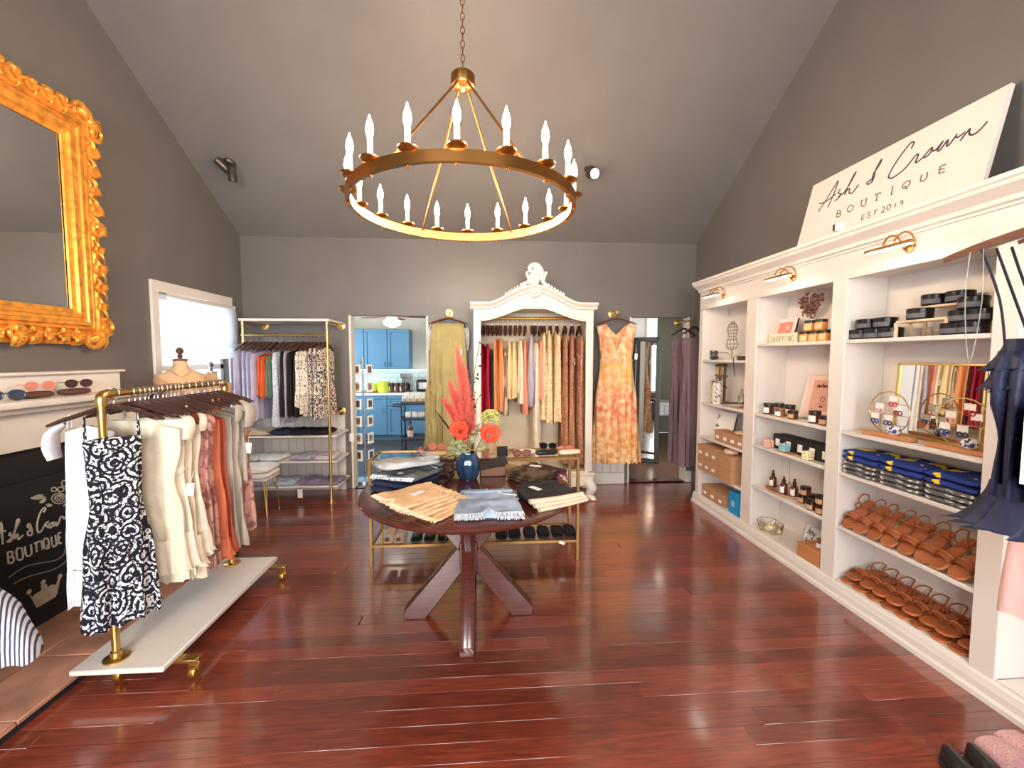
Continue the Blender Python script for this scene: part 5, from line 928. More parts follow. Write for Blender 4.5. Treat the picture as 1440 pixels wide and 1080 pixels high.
tr_ = E('oval_tray', 'oval wooden tray holding amber bottles', 'tray', (2.31, sh(1100, 687, 2.30), .454)); MB().lathe([(.001, 0), (.95, 0), (1, .006), (1, .016), (.96, .016), (.93, .008), (.001, .008)], 32).build('tray', mat('tan tray', (196, 150, 116), .5, var=.1), tr_).scale = (.09, .17, 1)
bt = E('pump_bottle', 'x', 'bottle'); MB().lathe([(.024, 0), (.026, .004), (.026, .068), (.02, .08), (.01, .088), (.01, .094)], 18).build('bottle', AMBER, bt); MB().lathe([(.0125, .09), (.0125, .108), (.007, .112), (.006, .125), (.009, .128), (.004, .135)], 12).build('dropper_cap', BLKLID, bt); MB().grid(lambda u, v: V((-.0268*cos(-1+2*u), .0268*sin(-1+2*u), .012+.046*v)), 8, 1).build('label', PAPER, bt); BT = Proto(bt)
for px, py, X_, lb in ((1087, 680, 2.31, 'amber dropper bottle at the end of the oval tray'), (1102, 688, 2.27, 'amber dropper bottle in front on the oval tray'), (1117, 690, 2.30, 'amber dropper bottle nearest the candle jars')): BT((X_, sh(px, py, X_), .463), 0, lb, 'amber bottles on the oval tray')
rd = E('reed_diffuser', 'slim reeds standing behind the amber bottles', 'diffuser', (2.39, sh(1111, 660, 2.39), .454)); MB().lathe([(.016, 0), (.018, .05), (.008, .06), (.008, .07)], 12).build('bottle', GLASS, rd)
for k in range(4): MB().tube([(0, 0, .01), (.01*(k-1.5), .012*(k-1.5)+.01, .23)], .002, 5).build('reed', mat('reed', (206, 164, 140), .7), rd)
LG = 'low amber jars right of the oval tray'
for px, py, X_, z, lb in ((1128, 705, 2.29, .454, 'low amber jar carrying another jar'), (1133, 690, 2.29, .517, 'low amber jar stacked on top of another'), (1143, 706, 2.36, .454, 'low amber jar at the back of its cluster'), (1141, 716, 2.245, .454, 'low amber jar at the front of its cluster'), (1155, 722, 2.25, .454, 'low amber jar under another beside the stile'), (1155, 705, 2.25, .517, 'low amber jar on top beside the stile')): J_ambs((X_, sh(px, py, X_), z), 0, lb, LG)
gb = E('glass_terrarium', 'small gold-edged geometric glass box in the candle bay', 'glass box', (2.30, sh(1083, 740, 2.30), .106)); pts = [V((.075*cos(2*pi*k/6), .10*sin(2*pi*k/6), .0)) for k in range(6)]; pts2 = [V((.085*cos(2*pi*k/6+.5), .11*sin(2*pi*k/6+.5), .07)) for k in range(6)]
for k in range(6):
    for p, q in ((pts[k], pts[(k+1) % 6]), (pts2[k], pts2[(k+1) % 6]), (pts[k], pts2[k]), (pts[k], pts2[k-1])): MB().tube([p, q], .0025, 5).build('edge_wire', GOLD, gb)
    MB().add([pts[k], pts[(k+1) % 6], pts2[k]], [(0, 1, 2)]).build('pane', GLASS, gb)
MB().box((0, 0, .03), (.06, .06, .03), (0, 0, .4)).build('soap_bar', mat('cream soap', (244, 226, 186), .5), gb, bev=.006)
hs = board_sign('hey_sign', 'small white sign with black handwriting beside the wooden boxes', 2.385, sh(1141, 735, 2.385), .106, .15, .15, 14, mat('pale sign', (222, 224, 230), .6), None); write(hs, 'lettering', 'hey', (-.0075, .055, .085), TX_, TY_, .032, .0045, BLACKM, .3); write(hs, 'lettering', 'tod', (-.0075, .06, .02), TX_, TY_, .026, .0045, BLACKM, .3)
for k in range(2): kbox(['lower honey oak box at the foot of the candle bay', 'upper honey oak box carrying a jar'][k], (2.285, sh(1142, 780, 2.235)+.0, .106+.0505*k), (.17, .2, .05), R(0), False, OAK, 'honey oak boxes', 'wooden_box')
jj = J_clr((2.28, sh(1142, 780, 2.235)-.03, .2075), 0, 'honey jar standing on the honey oak boxes', AG)
T(MB().lathe([(.018, 0), (.02, .004), (.02, .05), (.01, .06), (.008, .07)], 12).build('spray_bottle', mat('frosted grey', (186, 176, 166), .3), loc=(2.40, sh(1152, 757, 2.40), .106)), 'frosted bottle beside the small handwritten sign', 'bottle')

# --- sandal bay: tins on top
TG = 'black candle tins'
for px, py, X_, z, lb in ((1209, 470, 2.28, 1.606, 'black candle tin in the bottom row of the pyramid'), (1231, 468, 2.28, 1.606, 'black candle tin in the bottom row of the pyramid'), (1253, 467, 2.28, 1.606, 'black candle tin in the bottom row of the pyramid'), (1220, 455, 2.28, 1.665, 'black candle tin in the top row of the pyramid'), (1245, 453, 2.28, 1.665, 'black candle tin in the top row of the pyramid'), (1344, 460, 2.27, 1.606, 'black candle tin in the bottom row of the stack behind the navy top'), (1369, 457, 2.27, 1.606, 'black candle tin in the bottom row of the stack behind the navy top'), (1356, 442, 2.29, 1.665, 'black candle tin in the middle row of the stack behind the navy top'), (1382, 440, 2.29, 1.665, 'black candle tin in the middle row of the stack behind the navy top'), (1369, 424, 2.29, 1.724, 'black candle tin crowning the stack behind the navy top')): TIN((X_, sh(px, py, X_), z), 0, lb, TG)
ya, yb_ = sh(1272, 440, 2.30), sh(1345, 440, 2.30); ym = (ya+yb_)/2; rs = E('display_riser', 'two-tier pale wood riser holding black tins', 'display riser', (2.34, ym, 1.606)); lw = (ya-yb_)/2
for z, x0, x1 in ((.09, -.09, -.0), (.165, .0, .09)): MB().bx(x0, x1, -lw, lw, z-.012, z).build('tier', mat('pale maple', (226, 198, 166), .5, var=.08), rs, bev=.002)
for s in (-1, 1): MB().bx(-.09, -.08, s*lw-.008, s*lw+.008, 0, .08).bx(-.005, .005, s*lw-.008, s*lw+.008, 0, .155).bx(.08, .09, s*lw-.008, s*lw+.008, 0, .155).build('leg', MATS['pale maple'], rs)
TIN((2.295, ym+.04, 1.697), 0, 'black candle tin on the lower tier of the riser', TG); TIN((2.385, ym+.05, 1.772), 0, 'black candle tin on the upper tier of the riser', TG); TIN((2.385, ym-.07, 1.772), 0, 'black candle tin on the upper tier of the riser', TG)
# mirror and earring stands
a, b = sh(1262, 520, 2.42), sh(1400, 520, 2.42); mm = E('tabletop_mirror', 'gold-framed mirror leaning behind the earring stands', 'mirror', (2.40, (a+b)/2, 1.049), 0, rot=(0, R(2), R(-4))); wv = a-b; hv = .42
for q in ((-wv/2, wv/2, 0, .014), (-wv/2, wv/2, hv-.014, hv), (-wv/2, -wv/2+.014, .014, hv-.014), (wv/2-.014, wv/2, .014, hv-.014)): MB().bx(-.012, .008, q[0], q[1], q[2], q[3]).build('frame_rail', GOLD, mm, bev=.002)
MB().bx(-.004, .004, -wv/2+.01, wv/2-.01, .01, hv-.01).build('glass', MIRR, mm)
EC = [(226, 182, 172), (190, 40, 42), (150, 60, 70), (52, 70, 140), (40, 50, 90)]
for si, (px, py, lb) in enumerate(((1248, 610, 'gold hoop earring stand on an oak base, with red earrings'), (1352, 630, 'gold hoop earring stand partly hidden by the navy top'))):
    yc = sh(px, py, 2.27); es = E('earring_stand', lb, 'earring stand', (2.27, yc, 1.048)); MB().box((0, 0, .011), (.05, .30, .022)).build('base', OAK, es, bev=.003); rr = .118; MB().tube([(0, rr*cos(t), .022+rr+rr*sin(t)) for t in cells(0, 2*pi, 40)[:-1]], .0035, 6, True).build('hoop', GOLD, es)
    for z in (.075, .13, .19): hw = sqrt(max(0, rr**2-(z-.022-rr)**2)); MB().tube([(0, -hw, z), (0, hw, z)], .0022, 5).build('cross_wire', GOLD, es); 
    for k, (dy, z) in enumerate(((.05, .19), (-.03, .235), (-.06, .19), (.075, .13), (-.005, .128))):
        c = E('earring_card', ['white earring card with coloured drop earrings on the left-hand hoop stand', 'white earring card with drop earrings on the hoop stand by the navy top'][si], 'earrings', (2.27-.006, yc+dy, 1.048+z), 0, 'earring cards on hoop stands'); MB().box((0, 0, -.016), (.0015, .048, .032)).build('card', PAPER, c)
        em = mat('earring %d' % k, EC[k], .4); 
        for s in (-1, 1): MB().tube([(-.001, s*.012+.011*cos(t), -.045+.012*sin(t)) for t in cells(0, 2*pi, 12)[:-1]], .0035, 6, True).build('earring', em, c)
    kc_ = E('trinket_jar', ['blue and white porcelain trinket under the first hoop stand', 'blue and white porcelain trinket under the second hoop stand'][si], 'ornament', (2.27, yc-.035, 1.0705)); MB().lathe([(.02, 0), (.032, .012), (.034, .03), (.024, .044), (.012, .05)], 16).build('pot', mat('blue and white porcelain', (236, 238, 242), .2, pat='noise', col2=(40, 58, 120), ps=60, thr=.52), kc_)
# T-shirt stacks
f_ty = fab('royal blue tee with yellow print', (46, 66, 142), pat='noise', col2=(240, 206, 60), ps=14, thr=.57, soft=.01); f_gt = fab('grey tee with white lettering', (104, 102, 104), pat='noise', col2=(232, 230, 228), ps=55, thr=.60, soft=.02, stretch=(1, .5, 1.6)); f_nv = fab('navy blue tee', (38, 48, 92))
def pad(hx, hy, t, seed, m, name='folded_garment', wr=.006, nu=40, nv=12, taper=0, notch=0):
    """soft folded cloth lying flat, base at z=0"""
    r = random.Random(seed); off = V((r.uniform(0, 50), r.uniform(0, 50), 0))
    def f(u, v):
        a = 2*pi*u; c, s = cos(a), sin(a); yy = -hy+2*hy*v; e = 1-abs(2*v-1)**8*.35; w_ = hx*(1-taper*(v))
        x = w_*(abs(c)**.5)*(1 if c >= 0 else -1)*(1-abs(2*v-1)**14*.08); z = t/2*(1+(abs(s)**.55)*(1 if s >= 0 else -1)*e); n = noise.noise(V((x*14, yy*14, z*20))+off)
        if notch: yy += notch*exp(-(x/.022)**2)*(1-v)**3
        return V((x+n*wr*.6, yy+noise.noise(V((x*9, yy*9, 5))+off)*wr, max(0, z+(n*wr if s > 0 else 0))))
    m_ = MB(); m_.grid(f, nu, nv, True); m_.f += [tuple(range(nu))[::-1], tuple(nv*nu+k for k in range(nu))]; return m_
for k in range(3):
    yc = 2.35-.245*k; z = .791
    for j in range(5):
        mt, t, lb = ((f_gt, .026, 'grey folded tee with white lettering in the %s stack') if j < 3 else (f_ty, .032, 'royal blue folded tee with yellow print in the %s stack'))
        pos = ['candle-side', 'middle', 'navy-top-side'][k]; T(pad(.115, .117, t, 200+k*9+j, mt).build('folded_tee', mt, loc=(2.325-.004*(j % 2), yc, z)), lb % pos, 't-shirt', 'folded tees in the sandal bay'); z += t+.001
# sandals: toe towards -x, standing on z=0
sd = E('sandal', 'x', 'sandal'); ol = cr([(-.12, 0, 0), (-.105, .035, 0), (-.06, .044, 0), (0, .036, 0), (.06, .03, 0), (.105, .031, 0), (.12, 0, 0), (.105, -.031, 0), (.06, -.03, 0), (0, -.036, 0), (-.06, -.044, 0), (-.105, -.035, 0)], 3, True)
MB().prism([(p.x, p.y) for p in ol], 0, .012).build('sole', LEATH, sd, bev=.003); MB().prism([(p.x*.93, p.y*.88) for p in ol], .012, .0145).build('footbed', mat('footbed leather', (164, 92, 52), .55, var=.12), sd)
def band(xa, h, wd, hw, n=10): return MB().grid(lambda u, v: V((xa+wd*(v-.5)+.012*sin(pi*u), hw*cos(pi*u)*1.0, .01+h*sin(pi*u)**.8)), n, 2)
band(-.05, .034, .04, .043).build('toe_strap', LEATHD, sd); MB().tube([V((-.03, .043*cos(pi*t/10), .012+.036*sin(pi*t/10))) for t in range(11)], .0045, 6).build('braid', LEATH, sd); MB().tube([V((.03+.02*t/10, .034*cos(pi*t/10), .012+.05*sin(pi*t/10))) for t in range(11)], .0038, 6).build('instep_strap', LEATHD, sd)
MB().tube(cr([(.06, .03, .01), (.075, .034, .05), (.11, .02, .065), (.118, 0, .066), (.11, -.02, .065), (.075, -.034, .05), (.06, -.03, .01)], 4), .0036, 6).build('ankle_strap', LEATHD, sd); SD = Proto(sd)
for k in range(8):
    pr_no = ['first', 'second', 'third', 'fourth'][k//2]
    SD((2.30, 2.415-.088*k, .453+.078), 0, 'cognac sandal leaning back on the upper sandal shelf, %s pair from the candle bay' % pr_no, 'sandals on the upper sandal shelf', rot=(R((k % 2)*10-5), R(-38), R(rng.uniform(-8, 8))))
for k in range(8): SD((2.335, 2.415-.089*k, .106), R(rng.uniform(-7, 7)), 'cognac strappy sandal in the bottom row of the floor shelf', 'sandals on the floor shelf')
for k in range(8): SD((2.35, 2.40-.089*k, .150), 0, 'cognac strappy sandal stacked on the bottom row of the floor shelf', 'sandals on the floor shelf', rot=(0, R(-4), R(rng.uniform(-7, 7))))
# ================================================================ TABLE, CONSOLE, SMALL OBJECTS
def on(px, py, z): return PZ(px, py, z)
# --- shorts: waist towards +y
def shorts(nm, lb, loc, rz, m, seed, tilt=(0, 0), tag=False, hemm=None, grp=None, sc=1, band=True, L_=.15, W_=.17, t=.018, cuff=None, wr_=.009, notch=0):
    s = E(nm, lb, 'shorts' if 'short' in nm else 'trousers', loc, 0, grp, rot=(tilt[0], tilt[1], rz)); pad(W_*sc, L_*sc, t, seed, m, wr=wr_, taper=.16, nu=56, nv=20, notch=notch).build('body', m, s, ang=80)
    if band: pad(W_*.84*sc, .018*sc, t*.5, seed+1, m, wr=.002).build('waistband', m, s, loc=(0, L_*.88*sc, t*.8)); [MB().box((x*sc, L_*.88*sc, t*1.36), (.01, .04, .004)).build('belt_loop', m, s, bev=.0015) for x in (-.09, 0, .09)]
    if hemm:
        r = random.Random(seed); f = MB()
        for i in range(60): x = -W_*sc*.96+2*W_*sc*.96*i/59; dn = notch*exp(-(x/.022)**2); f.tube([(x, -L_*sc+.006+dn, t*.75), (x+r.uniform(-.006, .006), -L_*sc-.01+dn-r.uniform(0, .01), t*.35)], .0022, 4)
        f.build('frayed_hem', hemm, s)['kind'] = 'stuff'
    MB().tube(cr([(.06*sc, L_*.72*sc, t*1.0), (.1*sc, L_*.5*sc, t*1.04), (W_*.93*sc, L_*.42*sc, t*.9)], 4), .0022, 5).build('pocket_seam', hemm or m, s)
    if tag: MB().box((tag[0], tag[1], t+.006), (.032, .075, .0015), (0, 0, R(15))).build('price_tag', PAPER, s)
    if cuff:
        for k, (x0, y0, z0) in enumerate(((-.0, -L_*sc+.02, .0),)): MB().tube(cr([(-W_*sc, -L_*sc, t*.5), (0, -L_*sc-.01, t*.55), (W_*sc, -L_*sc+.0, t*.5)], 6), [.02, .017, .02], 12, flat=.6).build('cuff', cuff, s)
    return s
f_kh = fab('khaki twill', (228, 190, 148)); f_kh2 = fab('pale khaki fray', (240, 212, 178)); f_den = fab('light wash denim', (158, 176, 200), var=.42, vs_=11, bump=.4, bs=140); f_fray = fab('white denim fray', (232, 232, 234)); f_blk = fab('washed black denim', (52, 50, 52), var=.18); f_cuff = fab('cream denim inside', (222, 206, 178)); f_lg = fab('pale grey wash denim', (178, 180, 182), var=.2, vs_=9); f_dg = fab('charcoal denim', (98, 102, 102), var=.14); f_ind = fab('dark indigo denim', (48, 54, 76)); f_cam = fab('brown camouflage twill', (112, 90, 70), pat='noise', col2=(62, 48, 40), ps=14, thr=.52, soft=.05)
c0 = on(592, 708, .78)
for k in range(6):
    shorts('shorts', 'khaki frayed shorts in the fanned pile on the round table' if k < 5 else 'topmost khaki frayed shorts with white tag on the round table', (c0.x+.085-.022*k, c0.y+.02-.004*k, TZ+.0005+.0135*k), R(-38-2.2*k), f_kh, 300+k, tag=(.02, .0) if k == 5 else False, hemm=f_kh2, grp='khaki shorts', notch=.03, L_=.15, W_=.14, t=.014)
c1 = on(686, 712, .76)
for k in range(2): shorts('denim_shorts', ['lower light denim shorts with frayed hem', 'upper light denim shorts with white frayed hem'][k], (c1.x+.008*(1-k), c1.y+.01, TZ+.0005+.0175*k), R(-1+3*k), f_den, 320+k, hemm=f_fray, grp='light denim shorts', notch=.06, L_=.165, W_=.165, t=.02)
c2 = on(772, 697, .77)
for k in range(3): shorts('black_jeans', ['bottom pair of folded black jeans with cream cuff', 'middle pair of folded black jeans with cream cuff', 'top pair of folded black jeans with white tags'][k], (c2.x-.01*k, c2.y-.005*k, TZ+.0005+.0195*k), R(28-4*k), f_blk, 340+k, tag=((-.05, .02) if k == 2 else False), grp='black jeans', L_=.12, W_=.15, t=.019, cuff=f_cuff)
c3 = on(748, 668, .77)
for k in range(3): shorts('camouflage_trousers', ['bottom folded brown camouflage trousers', 'middle folded brown camouflage trousers', 'top folded brown camouflage trousers with white tag'][k], (c3.x+.01*k, c3.y-.0, TZ+.0005+.0195*k), R(38+3*k), f_cam, 360+k, tag=((.04, .03) if k == 2 else False), grp='camouflage trousers', L_=.10, W_=.15, t=.019)
c4 = on(562, 672, .80)
for k, (mt, lb, dz, dx, rz, tl) in enumerate(((f_ind, 'dark indigo folded jeans at the bottom of the left pile', 0, 0, -20, 0), (f_ind, 'dark indigo folded jeans, second from the bottom of the left pile', .028, .01, -25, 0), (f_dg, 'charcoal ripped jeans with frayed knee in the left pile', .057, .02, -32, 6), (f_lg, 'pale grey washed jeans on top of the left pile', .112, -.005, -62, 10))):
    j = shorts('folded_jeans', lb, (c4.x+dx+.04, c4.y+.01*k, TZ+.0005+dz), R(rz), mt, 380+k, tilt=(0, R(-tl*.6)), grp='folded jeans on the left of the table', L_=.15 if k < 3 else .165, W_=.16 if k < 3 else .145, t=.026 if k < 2 else .042, wr_=.012 if k < 2 else .016, hemm=f_fray if k == 2 else None)
    if k == 2:
        for q in range(5): MB().box((.02+.022*q, .06-.035*q, .0345), (.03, .005, .002), (0, 0, R(-35))).build('rip', BLACKM, j)
        for x, y in ((-.06, -.09), (.0, -.08)): MB().ell((x, y, .033), (.028, .02, .005), 12, 6).build('knee_patch', f_kh2, j)
# vase with flowers
vp = on(658, 676, TZ); vz = TZ+.0005; va_ = E('vase', 'dark blue ribbed glass vase on the round table', 'vase', (vp.x, vp.y+.05, vz)); BG = mat('iridescent blue glass', (44, 72, 104), .08, .35, var=.4, vs_=30, stretch=(1, 1, .15), coat=.6)
MB().grid(lambda u, v: V(((.05+.022*sin(pi*min(1, v*1.05))**.8)*(1+.035*cos(20*pi*u))*cos(2*pi*u), (.05+.022*sin(pi*min(1, v*1.05))**.8)*(1+.035*cos(20*pi*u))*sin(2*pi*u), .165*v)), 80, 14, True).build('body', BG, va_); MB().lathe([(.05, 0), (.05, .004)], 20).build('base', BG, va_)
v0 = V((vp.x, vp.y+.05, vz+.15)); rg = random.Random(21)
PLM = [mat('coral plume %d' % k, c, .9, var=.12) for k, c in enumerate(((236, 122, 104), (230, 104, 92), (242, 140, 120)))]
for k, (px, py) in enumerate(((643, 497), (632, 545), (652, 520), (664, 560), (624, 570))):
    tip = PY(px, py, v0.y-.01+.015*k); pl = E('pampas_plume', 'coral dyed pampas plume, %s of the bunch' % ['tallest', 'left-leaning', 'second tallest', 'right-leaning', 'shortest'][k], 'plume', v0, 0, 'coral plumes in the blue vase'); t_ = tip-v0
    MB().tube([V((0, 0, -.10)), V((t_.x*.3, 0, t_.z*.4)), t_*.95], .002, 5).build('stem', PLM[0], pl); m = MB()
    for q in range(560):
        s = .28+.72*rg.random(); c = V((t_.x*s*s*.6+t_.x*s*.4, t_.y*s, t_.z*s)); a = rg.uniform(0, 6.28); w_ = .062*(1-s)**.6+.010; L2 = rg.uniform(.025, .06)
        m.tube([c, c+V((cos(a)*w_*.5, sin(a)*w_*.5, L2*.6)), c+V((cos(a)*w_, sin(a)*w_, L2))], [.0014, .0018, .0004], 3, cap=False)
    m.build('feathers', PLM[k % 3], pl)['kind'] = 'stuff'
ROSE = mat('coral orange petal', (244, 96, 66), .6, var=.12)
def rose(px, py, Y, r, lb):
    c = PY(px, py, Y); o = E('rose', lb, 'flower', c, 0, 'coral roses in the blue vase', (R(55), 0, R(-10 if px < 660 else 12)))
    for i in range(16):
        ring = 0 if i < 3 else (1 if i < 8 else 2); a = i*2.4; rr = r*(.25, .6, 1.05)[ring]*rg.uniform(.85, 1.12); tl = (.25, .55, 1.0)[ring]
        def f(u, v): 
            w_ = (u-.5)*1.5*(.6+.4*v); x = rr*(.35+.65*sin(v*pi/2)*tl**.3); return V((cos(a+w_)*x, sin(a+w_)*x, r*(.75*v*(1.1-.55*tl))+.13*r*sin(9*u+i)*v))
        MB().grid(f, 6, 5).build('petal', ROSE, o, ang=80)
    MB().tube([(0, 0, 0), (0, -.0, -.04)], .003, 5).build('stem', mat('stem green', (110, 120, 74), .7), o)
rose(647, 606, v0.y-.06, .058, 'coral orange rose at the left of the blue vase'); rose(688, 612, v0.y-.08, .062, 'coral orange rose at the right of the blue vase')
hyd = E('hydrangea', 'pale green hydrangea head above the right rose', 'flower', PY(690, 590, v0.y-.02)); m = MB(); HG = mat('pale green petal', (206, 204, 120), .7, var=.15)
for q in range(60):
    a, b = rg.uniform(0, 6.28), rg.uniform(-.4, 1.5); n_ = V((cos(a)*cos(b), sin(a)*cos(b), sin(b))); c = n_*.05; e = Euler((rg.uniform(-1, 1), rg.uniform(-1, 1), a)).to_matrix()
    for k in range(4): d = e @ V((cos(k*pi/2), sin(k*pi/2), .2))*.012; m.ell(c+d, (.009, .009, .004), 6, 4)
m.build('florets', HG, hyd)['kind'] = 'stuff'; MB().tube([V((0, 0, 0)), v0-hyd.location+V((0, 0, -.08))], .003, 5).build('stem', MATS['stem green'], hyd)
EU = mat('dusty eucalyptus', (168, 172, 124), .7, var=.15); DLF = mat('dark teal leaf', (36, 54, 58), .6)
def spray(lb, tips, m_, lw, grp, n=7, cat='foliage', nm='leaf_sprig'):
    o = E(nm, lb, cat, v0, 0, grp)
    for px, py, dy in tips:
        t_ = PY(px, py, v0.y+dy)-v0; MB().tube(cr([V((0, 0, -.08)), V((t_.x*.4, t_.y*.4, max(.02, t_.z*.6))), t_], 4), .0022, 5).build('twig', m_, o)
        for q in range(n):
            s = .35+.65*(q+1)/n; c = V((t_.x*s, t_.y*s, t_.z*s)); MB().ell(c+V((rg.uniform(-.02, .02), rg.uniform(-.02, .02), rg.uniform(-.015, .02))), (lw, lw*.6, lw*.18), 8, 5, rot=(rg.uniform(-1, 1), rg.uniform(-1, 1), rg.uniform(0, 6))).build('leaf', m_, o)
spray('dusty green eucalyptus spray spilling left of the roses', ((632, 628, -.04), (650, 628, -.06), (640, 620, -.02)), EU, .026, 'foliage in the blue vase', 9); spray('dusty green eucalyptus spray behind the right rose', ((672, 598, -.0), (668, 610, -.04), (700, 618, -.03)), EU, .022, 'foliage in the blue vase', 8); spray('dark teal twiggy branch rising right of the plumes', ((668, 530, .02), (672, 560, .0), (675, 480, .04)), DLF, .014, 'foliage in the blue vase', 6)
dl = E('dark_leaf', 'long pointed dark leaf jutting left of the vase', 'leaf', v0, 0, 'foliage in the blue vase'); t_ = PY(612, 577, v0.y-.02)-v0; MB().tube(cr([V((0, 0, -.05)), t_*.5, t_], 5), [.003, .006, .02, .022, .002], 6, flat=.25).build('blade', DLF, dl)
# brown braided sandals, leather box, scarves
SDB = mat('dark brown braided leather', (72, 46, 40), .35, var=.25, vs_=30, rnd=.15); k0 = on(602, 666, .77)
for k in range(8):
    s = dup(sd, (k0.x-.05+.026*k, k0.y+.03*((k % 3)-1)+.0, TZ+.0005+(.035 if k % 2 else 0)), 0, 'dark brown braided sandal in the pile behind the khaki shorts', 'brown sandals on the round table', (0, 0, R(70+rng.uniform(-25, 25))))
    for ch_ in s.children:
        ch_.data = ch_.data.copy() if k == 0 else first[ch_.name.split('.')[0]]; ch_.data.materials[0] = SDB
    if k == 0: first = {c.name.split('.')[0]: c.data for c in s.children}
bxp = on(693, 668, .76); lbx = E('leather_box', 'brown leather box with tilted dark lid behind the denim shorts', 'box', (bxp.x, bxp.y+.05, TZ+.0005), R(4)); lm2 = mat('saddle leather', (112, 74, 52), .5, var=.15); MB().box((0, 0, .03), (.16, .1, .06)).build('body', lm2, lbx, bev=.004); MB().box((0, -.02, .078), (.18, .12, .005), (R(12), R(-12), 0)).build('lid', mat('dark lid', (46, 40, 40), .4), lbx)
for k, (px, py, c, lb) in enumerate(((688, 647, (86, 130, 176), 'blue knotted scarf beside the vase'), (698, 646, (226, 190, 60), 'yellow knotted scarf beside the blue one'))):
    q = on(px, py, .80); T(pad(.035, .035, .05, 400+k, None, wr=.02, nu=24).build('scarf', fab('scarf %d' % k, c, var=.3, vs_=30), loc=(q.x, min(q.y, 2.83), TZ+.0005)), lb, 'scarf')
for k, (x, c, lb) in enumerate(((.40, (92, 124, 178), 'blue patterned scarf on the middle console shelf'), (.50, (206, 120, 130), 'rose patterned scarf on the middle console shelf'), (.58, (128, 62, 84), 'plum striped scarf on the middle console shelf'))):
    T(pad(.05, .10, .17, 410+k, None, wr=.03, nu=28).build('scarf', fab('silk %d' % k, c, pat='noise', col2=(232, 208, 196), ps=22, thr=.56, soft=.05), loc=(x, 3.18, CMID+.0045)), lb, 'scarf', 'scarves on the console')
# console top
ct_ = CTOP+.004
def cx_(px, Y=3.14): return PY(px, 632, Y).x
C_tan((cx_(612), 3.12, ct_), R(4), 'tan leather glasses case at the end of the console'); G_rose((cx_(615), 3.15, ct_+.0415), R(8), 'rose sunglasses on the tan case'); G_brn((cx_(596), 3.23, ct_), R(15), 'brown wire glasses beside the tan case on the console')
T(MB().box((0, 0, .045), (.1, .012, .09), (R(-14), 0, R(-8))).build('case_stand', mat('camel leather', (196, 150, 104), .5), loc=(cx_(698), 3.22, ct_)), 'camel leather stand behind the black display card', 'stand'); T(MB().box((0, 0, .036), (.078, .012, .075), (R(-10), 0, R(6))).build('display_card', BLACKM, loc=(cx_(706), 3.10, ct_)), 'small black display card on the console', 'card')
C_crm((cx_(738), 3.16, ct_), R(2), 'cream glasses case in the middle of the console'); G_brn((cx_(733), 3.08, ct_), R(-4), 'brown gradient sunglasses before the cream case'); C_blk((cx_(768), 3.12, ct_), R(12), 'black glasses case on the console'); G_blk((cx_(770), 3.12, ct_+.0415), R(-10), 'black sunglasses on the black case'); C_crm((cx_(800), 3.12, ct_), R(14), 'cream glasses case at the armoire end of the console'); G_rose((cx_(797), 3.20, ct_), R(10), 'rose wire sunglasses behind the cream end case')
# shoes on the lower console shelf
def P_shoe(m, m2, kind):
    s = E('shoe', 'x', 'shoe'); MB().prism([(p.x, p.y*.95) for p in ol], 0, .012).build('sole', m2, s, bev=.003)
    if kind == 'flat':
        def f(u, v): a = pi*(u-.5)*1.5; L2 = .12*(1-.0*v); x = -.02-.098*cos(a)*(1-.12*v); return V((x, .04*sin(a)*(1-.12*v), .012+.03*v))
        MB().grid(lambda u, v: V((-.12+.24*u, .04*sin(pi*min(1, .15+u*.75))*(1 if v < .5 else -1)*(.55+.45*abs(2*v-1)), .012+.034*(1-abs(2*v-1))**.6*(1 if u < .38 else .55))), 16, 10).build('upper', m, s, ang=80)
    else: MB().grid(lambda u, v: V((-.115+.11*v, .047*cos(pi*u), .01+.05*sin(pi*u)**.7*(.55+.45*v))), 14, 6).build('vamp', m, s, ang=80); MB().prism([(p.x*.9, p.y*.85) for p in ol], .012, .016).build('footbed', m, s)
    return Proto(s)
S_tan = P_shoe(fab('blush suede', (206, 176, 156)), mat('tan sole', (176, 138, 104), .6), 'flat'); S_blk = P_shoe(mat('black leather', (30, 28, 30), .35), BLACKM, 'flat'); S_slip = P_shoe(fab('black plush', (40, 36, 38), bump=.8, bs=200), BLACKM, 'slip')
for pr_o, pxs, lb, g in ((S_tan, (549, 564), 'blush suede flat on the lower console shelf', 'blush flats'), (S_blk, (587, 605, 624), 'black leather flat on the lower console shelf', 'black flats'), (S_slip, (705, 723), 'black plush slipper, pair nearest the table leg', 'black slippers'), (S_slip, (744, 763), 'black plush slipper, middle pair on the lower shelf', 'black slippers'), (S_slip, (783, 800), 'black plush slipper with a paper tag, pair by the console leg', 'black slippers')):
    for px in pxs: pr_o((PY(px, 755, 3.15).x, 3.17, CLOW+.0045), R(90), lb, g)
T(MB().box((0, 0, 0), (.045, .002, .025), (R(20), R(20), 0)).build('paper_tag', PAPER, loc=(PY(790, 765, 3.02).x, 3.018, CLOW-.012)), 'white paper tag hanging from the lower console shelf', 'tag')
# --- mantel
mz = 1.2725
for px, C_, G_, l1, l2, rz in ((55, C_brn, G_rose, 'brown glasses case under rose sunglasses on the mantel', 'rose sunglasses on the mantel', 62), (110, C_brn, G_dark, 'brown glasses case at the right of the mantel', 'dark brown sunglasses at the right of the mantel', 62)):
    q = PX(px, 553, -2.45); C_((-2.47, q.y, mz), R(85), l1); G_((-2.46, q.y+.02, mz+.0415), R(rz), l2)
q = PX(8, 558, -2.45); G_navy((-2.45, q.y, mz), R(60), 'navy sunglasses on the mantel beyond the rose pair', scale=(1.15, 1.15, 1.15))
